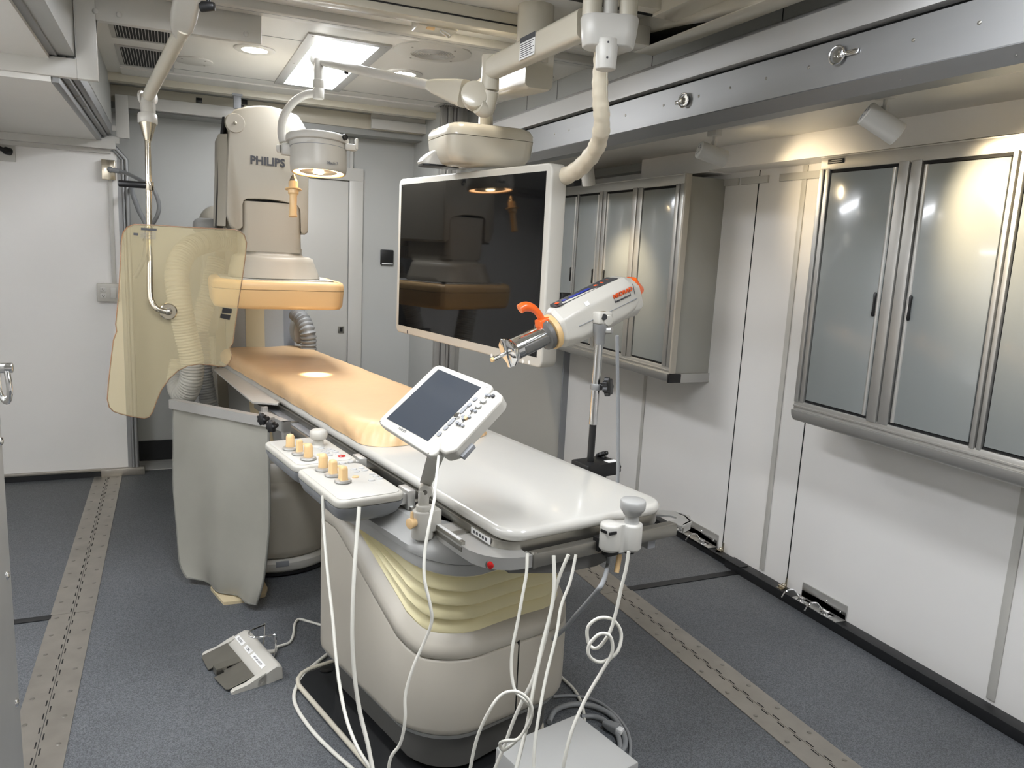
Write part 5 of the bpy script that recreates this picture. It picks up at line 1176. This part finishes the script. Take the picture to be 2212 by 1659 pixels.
mb = MB(MFr); mb.bb((x0_, y0_, -.002), (x1_, y1_, .0006)); part('screen', mb, 'screen', t)
mb = MB(MFr)
for k in range(7): 
    a = onM(1062 + 13.5 * k, 768 + 2.5 * k); mb.cyl((a[0], a[1], -.001), (a[0], a[1], .0005), .008, n=16)
part('control_keys', mb, 'label', t)
mb = MB(MFr); mb.bb((-.25, -.2, -.14), (.25, .2, -.075), .01); part('rear_housing', mb, 'plasticlight', t)
a = onM(880, 717); mb = MB(MFr); mb.bb((a[0] - .005, a[1] - .008, 0), (a[0] + .005, a[1] + .008, .0008)); part('power_light', mb, 'ink', t)
mb = MB(MFr); mb.bb((.635, -.175, -.125), (.668, -.095, -.076), .006); part('rear_handle', mb, 'black', t)
# suspension
H0 = W(1036, 322, d=3.42); t = thing('monitor_suspension', 'cream ceiling suspension arm with motor housing above the large monitor', 'suspension arm', (1.35, 2.9, 2.5)); SU = t
hf = frame(H0, Vector((1, .0, 0)), Vector((0, 1, 0)), UZ)
mb = MB(hf); mb.loft([[(x, y, z) for x, y in rrect(w_, d_, r_, 8)] for z, w_, d_, r_ in ((-.085, .28, .26, .05), (-.075, .34, .30, .06), (-.04, .385, .34, .06), (.0, .395, .35, .06), (.028, .40, .355, .06))]); part('housing_lower', mb, 'cream', t, 50)
mb = MB(hf); mb.loft([[(x, y, z) for x, y in rrect(w_, d_, r_, 8)] for z, w_, d_, r_ in ((.030, .402, .357, .06), (.055, .40, .355, .06), (.075, .375, .33, .055), (.084, .33, .29, .05))]); part('housing_upper', mb, 'cream', t, 50)
cdm = W(925, 345, d=3.42); mb = MB(); mb.loft([[(cdm.x + .05 + x * 1, cdm.y + y, cdm.z + z) for x, y in rrect(w_, .12, .03, 5)] for z, w_ in ((-.022, .17), (-.012, .18), (.01, .15), (.03, .10), (.045, .05))]); part('side_cover', mb, 'white', t, 60)
mb = MB(); mb.loft([[(cdm.x + .05 + x, cdm.y + y, cdm.z + z) for x, y in rrect(.172, .115, .03, 5)] for z in (-.030, -.021)]); part('side_cover_base', mb, 'black', t)
cx3 = W(1048, 292, d=3.42); 
mb = MB(); mb.lathe([(.060, -.03), (.062, .01), (.056, .028), (.040, .032), (.001, .032)], cx3, UZ, 32); part('collar', mb, 'cream', t, 50)
mb = MB(); mb.lathe([(.036, .032), (.033, .037), (.0325, .10), (.036, .115), (.05, .15), (.05, .17)], cx3, UZ, 32); part('column', mb, 'cream', t, 60)
mb = MB(); mb.lathe([(.0345, .031), (.0345, .038)], cx3, UZ, 32); part('column_gap', mb, 'black', t)
s0 = Vector((cx3.x, cx3.y, cx3.z + .185)); pq = W(1152, 140, d=2.95); s1 = Vector((pq.x, pq.y, s0.z)); 
bd = (s1 - s0).normalized(); bw = bd.cross(UZ)
mb = MB(axframe(s0 - bd * .05, bd, bw)); Ls_ = (s1 - s0).length + .11
mb.loft([[(x, y + yo, z) for x, y in rrect(.115, h_, .02, 5)] for z, h_, yo in ((0, .07, 0), (.02, .085, 0), (Ls_ * .55, .125, -.0), (Ls_ - .01, .16, -.0), (Ls_, .15, 0))]); part('arm', mb, 'cream', t, 50)
pl_ = W(1160, 60, d=2.95); mb = MB(); mb.cyl((s1.x, s1.y, s0.z + .02), (s1.x, s1.y, 2.52), .069, n=36); part('pillar', mb, 'cream', t, 60)
mb = MB(); q = Vector((s1.x, s1.y, s0.z)); ff = Vector((fwd.x, fwd.y, 0)).normalized()
mb.b.free()
for qq, r_ in ((W(1162, 121, d=(q - CAM).dot(fwd) - .085), .008), (W(1170, 58, d=(q - CAM).dot(fwd) - .070), .006)):
    mb = MB(); mb.sphere(qq, r_, 12); part('bolt_hole', mb, 'black', t)
# crumpled white cloth on the housing
mb = MB(); q = W(1000, 283, d=3.40); rows = []
for i in range(13):
    row = []
    for j in range(13):
        u_, v_ = i / 12 - .5, j / 12 - .5; r_ = math.hypot(u_, v_)
        row.append(q + right * (u_ * .13) + ff * (v_ * .09) + UZ * (max(0, .036 * math.exp(-((u_ + .22) ** 2 + v_ * v_) * 14)) + .014 * math.exp(-u_ * u_ * 6) + .005 * math.sin(u_ * 23 + v_ * 9) + .004 * math.sin(v_ * 31 - u_ * 8) - .018))
    rows.append(row)
mb.grid(rows, (0, 0, -.004)); tag(obj('crumpled_cloth', mb, 'label', None, 70), 'crumpled white cloth lying on top of the monitor suspension housing', 'cloth')

# ================================================================== FOOT SWITCH
fs = [W(*q, z=z) for q, z in (((437, 1418), .01), ((505, 1490), .01), ((610, 1450), .03), ((535, 1372), .03))]
c_f = W(550, 1411, z=.04); fx = (W(598, 1462, z=.05) - W(530, 1385, z=.05)); fx.z = 0; fx.normalize(); fy = Vector((-fx.y, fx.x, 0)); 
if fy.x < 0: fy = -fy
FF = frame(Vector((c_f.x, c_f.y, 0)), fx, fy, UZ)       # x along the labels, y towards the cable
t = thing('foot_switch', 'cream three-pedal foot switch with wire guard on the floor beside the table', 'foot switch', (c_f.x, c_f.y, 0))
def fsx(px, py, z): 
    q = FF.inverted() @ W(px, py, z=z); return q
La = (W(598, 1462, z=.05) - W(530, 1385, z=.05)).length
HWf = La / 2 + .012
prof_ = [(-.060, .012), (-.052, .026), (-.03, .040), (.0, .055), (.022, .062), (.036, .058), (.044, .045), (.046, .004)]
mb = MB(FF); rings = []
for x, k in ((-HWf, .90), (-HWf + .006, .97), (-HWf + .02, 1), (HWf - .02, 1), (HWf - .006, .97), (HWf, .90)):
    rings.append([(x, y * (1 if y < 0 else k), z * k if z > .01 else z) for y, z in prof_] + [(x, -.060, .0), (x, -.0, .0)][::-1][:1] + [(x, -.06, .0)])
mb.loft([[(x, y, z) for (_, y, z) in r] for (x, _), r in zip(((-HWf, 0), (-HWf + .006, 0), (-HWf + .02, 0), (HWf - .02, 0), (HWf - .006, 0), (HWf, 0)), rings)]);
for s_ in (-1, 1):
    x = s_ * (HWf - .012); mb.loft([[(x + a * w_, y, z) for a, z in ((-1, 0), (1, 0), (1, zt), (-1, zt))] for y, w_, zt in ((-.145, .007, .008), (-.135, .010, .014), (-.09, .011, .020), (-.05, .012, .036), (-.02, .012, .046))])
part('housing', mb, 'plasticlight', t, 50)
pw = HWf * 2 - .05
for s_ in (-1, 1):
    mb = MB(FF); x0_, x1_ = sorted((s_ * .0205, s_ * pw / 2))
    xi, xo = s_ * .0205, s_ * pw / 2; xm = s_ * .032
    P = [(xi, -.055, .036), (xo, -.055, .036), (xo, -.148, .014), (xo * .93, -.156, .012), (xm, -.163, .0105), (xm, -.125, .0195), (xi, -.125, .0195)]
    mb.prism(P, (0, 0, -.003)); part('pedal', mb, 'darksteel', t)
mb = MB(FF); mb.prism([(-.0195, -.055, .0362), (.0195, -.055, .0362), (.0195, -.150, .030), (-.0195, -.150, .030)], (0, 0, -.003))
mb.prism([(-.0195, -.147, .030), (.0195, -.147, .030), (.0195, -.150, .030), (-.0195, -.150, .030)], (0, 0, -.026)); mb.prism([(.0165, -.112, .030), (.0195, -.112, .030), (.0195, -.15, .030), (.0165, -.15, .030)], (0, 0, -.022)); mb.prism([(-.0165, -.112, .030), (-.0195, -.112, .030), (-.0195, -.15, .030), (-.0165, -.15, .030)], (0, 0, -.022)); part('centre_pedal', mb, 'darksteel', t)
slp = math.atan2(.055 - .040, .03)
for lab, x0_, x1_ in (('FLUORO', -.098, -.048), ('CINE', -.036, .002), ('ROOM LIGHTS', .010, .085)):
    k = HWf / .11; yb, zb = -.022, .0438
    fr = FF @ Matrix.Translation(((x0_ + x1_) / 2 * k, -.015, .0485)) @ Matrix.Rotation(slp, 4, 'X')
    mb = MB(fr); w2 = (x1_ - x0_) / 2 * k; mb.bb((-w2, -.009, 0), (w2, .009, .0006)); lb_ = part('label', mb, 'label', t)
    text('label_lettering', lab, .011, fr @ Matrix.Translation((0, -.004, .0008)), 'ink', lb_, .0002, .0001, 0, 'CENTER', sx=min(1.0, 2 * w2 / (len(lab) * .0082)))
mb = MB(FF); mb.tube([(-.055, .05, .02), (-.055, .06, .06), (-.055, .062, .115), (-.045, .055, .12), (-.035, .0, .118), (.0, -.02, .118) , (.03, .0, .118), (.045, .055, .118), (.05, .062, .112), (.055, .06, .06), (.055, .05, .02)], .0035, 8, 3); part('wire_guard', mb, 'chrome', t)
mb = MB(FF); mb.cyl((0.0, .042, .028), (0.0, .085, .022), .011, .008, 14, .002); part('strain_relief', mb, 'plasticlight', t)
def ctube(name, pts, r, m, label, group=None, parent=None):
    mb = MB(); mb.tube(pts, r * (.82 if name == 'cable' else 1), 10, 8); o = obj(name, mb, m, parent, 70)
    return tag(o, label, 'cable', group)
a = FF @ Vector((0, .083, .022))
ctube('foot_switch_cable', [a, W(600, 1397, z=.012), W(625, 1388, z=.006), W(634, 1370, z=.006), W(636, 1350, z=.006), W(645, 1338, z=.006), W(668, 1343, z=.006), W(720, 1358, z=.006)], .0055, 'cable', 'thin cream cable running from the foot switch to the pedestal')

# ================================================================== CABLES, POWER BOX
def zt_(pts): return [W(px, py, z=z) for px, py, z in pts]
def pu_(pts): return [WU(px, py, u) for px, py, u in pts]
def bw(pts):
    """points given as pixel + room depth along the view"""
    return [W(px, py, d=d_) for px, py, d_ in pts]
ctube('cable', bw([(697, 1070, 2.30), (699, 1130, 2.28), (707, 1230, 2.22), (718, 1330, 2.16), (728, 1440, 2.10), (745, 1540, 2.03), (770, 1610, 1.97), (800, 1660, 1.93), (835, 1720, 1.9)]), .0058, 'cable', 'white cable hanging from the farther control pad along the left of the pedestal', 'white cables hanging from the table')
ctube('cable', bw([(776, 1095, 2.02), (771, 1160, 2.0), (764, 1260, 1.97), (761, 1370, 1.95), (766, 1460, 1.94), (778, 1540, 1.93), (795, 1610, 1.91), (812, 1700, 1.88)]), .0066, 'cable', 'white cable hanging from beneath the nearer control pad past the pedestal', 'white cables hanging from the table')
ctube('cable', bw([(948, 985, 1.96), (943, 1030, 1.93), (938, 1080, 1.88), (928, 1130, 1.84), (918, 1190, 1.82), (917, 1250, 1.80), (930, 1310, 1.79), (932, 1345, 1.79), (915, 1390, 1.79), (893, 1440, 1.78), (876, 1500, 1.77), (875, 1555, 1.76), (865, 1605, 1.76), (843, 1640, 1.76), (836, 1700, 1.76)]), .0048, 'cable', 'white cable running down from the touch screen terminal over the bellows', 'white cables hanging from the table')
ctube('cable', bw([(1139, 1195, 1.78), (1137, 1240, 1.77), (1128, 1290, 1.76), (1117, 1350, 1.75), (1107, 1400, 1.74), (1105, 1450, 1.73), (1112, 1490, 1.72), (1130, 1510, 1.71), (1147, 1530, 1.71), (1143, 1565, 1.71), (1115, 1600, 1.71), (1088, 1620, 1.71), (1080, 1606, 1.71), (1095, 1600, 1.70), (1118, 1597, 1.70), (1135, 1575, 1.70), (1150, 1540, 1.70), (1140, 1510, 1.70), (1115, 1494, 1.70), (1085, 1500, 1.70), (1060, 1530, 1.69), (1032, 1590, 1.69), (1016, 1660, 1.69), (1010, 1720, 1.69)]), .0046, 'cable', 'white cable under the table front that doubles back into a loose loop at the bottom', 'white cables hanging from the table')
ctube('cable', bw([(1196, 1200, 1.80), (1197, 1265, 1.79), (1190, 1320, 1.78), (1170, 1400, 1.76), (1152, 1490, 1.73), (1140, 1560, 1.71), (1120, 1640, 1.68), (1105, 1710, 1.66)]), .0056, 'cable', 'thick white cable falling from the table front, left neighbour of the crossing pair', 'white cables hanging from the table')
ctube('cable', bw([(1228, 1198, 1.80), (1205, 1255, 1.80), (1190, 1320, 1.80), (1175, 1390, 1.80), (1150, 1470, 1.79), (1130, 1510, 1.79), (1108, 1560, 1.79), (1090, 1610, 1.79), (1068, 1665, 1.79), (1050, 1720, 1.79)]), .0052, 'cable', 'white cable slanting behind the others towards the dark plinth at the bottom', 'white cables hanging from the table')
ctube('cable', bw([(1244, 1198, 1.78), (1232, 1255, 1.77), (1212, 1310, 1.76), (1202, 1370, 1.74), (1180, 1460, 1.71), (1165, 1540, 1.68), (1155, 1610, 1.66), (1151, 1700, 1.64)]), .0044, 'cable', 'white cable falling almost straight from the table front over the power box', 'white cables hanging from the table')
ctube('cable', bw([(1358, 1192, 1.70), (1352, 1230, 1.70), (1342, 1270, 1.70), (1330, 1325, 1.70), (1315, 1370, 1.70), (1290, 1400, 1.70), (1272, 1390, 1.71), (1270, 1355, 1.71), (1295, 1335, 1.71), (1325, 1340, 1.71), (1342, 1370, 1.71), (1332, 1410, 1.70), (1300, 1430, 1.70), (1275, 1420, 1.69), (1272, 1395, 1.69), (1295, 1370, 1.69), (1318, 1375, 1.69), (1322, 1410, 1.69), (1300, 1450, 1.69), (1265, 1510, 1.68), (1235, 1580, 1.66), (1218, 1650, 1.65), (1210, 1710, 1.65)]), .0048, 'cable', 'white cable looped in a loose knot below the front joystick unit', 'white cables hanging from the table')
ctube('grey_cable', [WU(1316, 1188, -.05), WU(1312, 1225, -.02)] + bw([(1300, 1262, 1.85), (1270, 1300, 1.95), (1243, 1330, 2.05), (1225, 1352, 2.12), (1195, 1380, 2.24)]), .0062, 'cablegrey', 'dark grey cable curving from the front joystick unit back behind the pedestal')
tp = bw([(1333, 725, 2.40), (1334, 800, 2.44), (1335, 870, 2.48), (1335, 960, 2.52), (1334, 1050, 2.56), (1328, 1150, 2.6)])
ctube('injector_cable', tp, .0058, 'cablegrey', 'grey cable hanging straight down from the injector head behind the chrome pole')
# floor cables
ctube('floor_cable', zt_([(706, 1414, .01), (680, 1435, .008), (655, 1460, .007), (638, 1490, .007), (636, 1515, .007), (650, 1545, .007), (680, 1585, .007), (720, 1625, .007), (765, 1665, .007), (800, 1700, .007)]), .0068, 'cable', 'cream cable on the floor hugging the left edge of the pedestal plate')
ctube('floor_cable', zt_([(1190, 1440, .01), (1215, 1465, .008), (1240, 1490, .008), (1256, 1520, .008), (1262, 1560, .008), (1250, 1600, .008), (1225, 1640, .008)]), .0062, 'cable', 'light cable on the floor curling out right of the pedestal')
ctube('floor_cable', zt_([(1195, 1505, .012), (1240, 1503, .01), (1290, 1515, .008), (1330, 1545, .008), (1355, 1580, .008), (1362, 1620, .008), (1352, 1660, .008)]), .0055, 'cablegrey', 'outermost thin grey cable arc on the floor right of the power box')
ctube('floor_cable', zt_([(1186, 1560, .012), (1200, 1535, .012), (1235, 1522, .014), (1280, 1525, .014), (1320, 1545, .012), (1345, 1580, .012), (1350, 1610, .012), (1335, 1635, .012)]), .0095, 'cablegrey', 'thick grey power cord arching on the floor behind the power box')
ctube('floor_cable', zt_([(1256, 1548, .012), (1285, 1548, .012), (1310, 1560, .014), (1335, 1590, .012), (1340, 1625, .012)]), .0085, 'cablegrey', 'short inner thick grey cord ending at the grey plug')
q = W(1320, 1570, z=.02); t = thing('power_plug', 'grey moulded power plug lying on the floor behind the power box', 'plug', q)
mb = MB(rotz(R(-62), q)); mb.loft([[(x, y, z + .002) for y, z in rrect(w_, h_, .006, 3)] for x, w_, h_ in ((-.03, .018, .016), (-.01, .03, .026), (.025, .036, .030))]); part('body', mb, 'cablegrey', t)
mb = MB(rotz(R(-62), q)); mb.bb((.025, -.012, -.008), (.045, .012, .010), .002); part('sleeve', mb, 'label', t)
# power box at the bottom edge of the view
zb = .235; c1_ = W(1247, 1541, z=zb); c2_ = W(1381, 1646, z=zb); c3_ = W(1086, 1626, z=zb); e1 = (c2_ - c1_); e1.z = 0; e2 = (c3_ - c1_); e2.z = 0
e1n = e1.normalized(); e2n = Vector((e1n.y, -e1n.x, 0)); e2n = e2n if e2n.dot(e2) > 0 else -e2n
L1, L2 = e1.length, .30
cB = c1_ + e1n * L1 / 2 + e2n * L2 / 2
t = thing('power_box', 'flat grey metal box on the floor in front of the pedestal, cables lying over it', 'power box', (cB.x, cB.y, 0))
mb = MB(frame(Vector((cB.x, cB.y, 0)), e1n, e2n, UZ)); mb.box((0, 0, zb / 2 + .004), (L1, L2, zb - .008), .006); part('cover', mb, 'greyplastic', t)
mb = MB(frame(Vector((cB.x, cB.y, 0)), e1n, e2n, UZ))
for a in (-1, 1):
    for b in (-1, 1): mb.cyl((a * (L1 / 2 - .03), b * (L2 / 2 - .03), 0), (a * (L1 / 2 - .03), b * (L2 / 2 - .03), .01), .012, n=12)
part('feet', mb, 'rubber', t)

# lamp beams (the real lamps' own light)
l = bpy.data.lights.new('surgical_beam', 'SPOT'); l.energy = P_LAMPSPOT; l.color = (1, .86, .62); l.spot_size = R(9.5); l.spot_blend = .9; l.shadow_soft_size = .02
lo = bpy.data.objects.new('surgical_beam', l); COL.objects.link(lo); lo.parent = SL
spot_at = W(683, 811, z=.935); st = LC - U_ * .006; dd = (spot_at - st).normalized()
lo.matrix_local = Matrix.Translation(st - world_loc(SL)) @ dd.to_track_quat('-Z', 'Y').to_matrix().to_4x4()
bpy.context.view_layer.update()
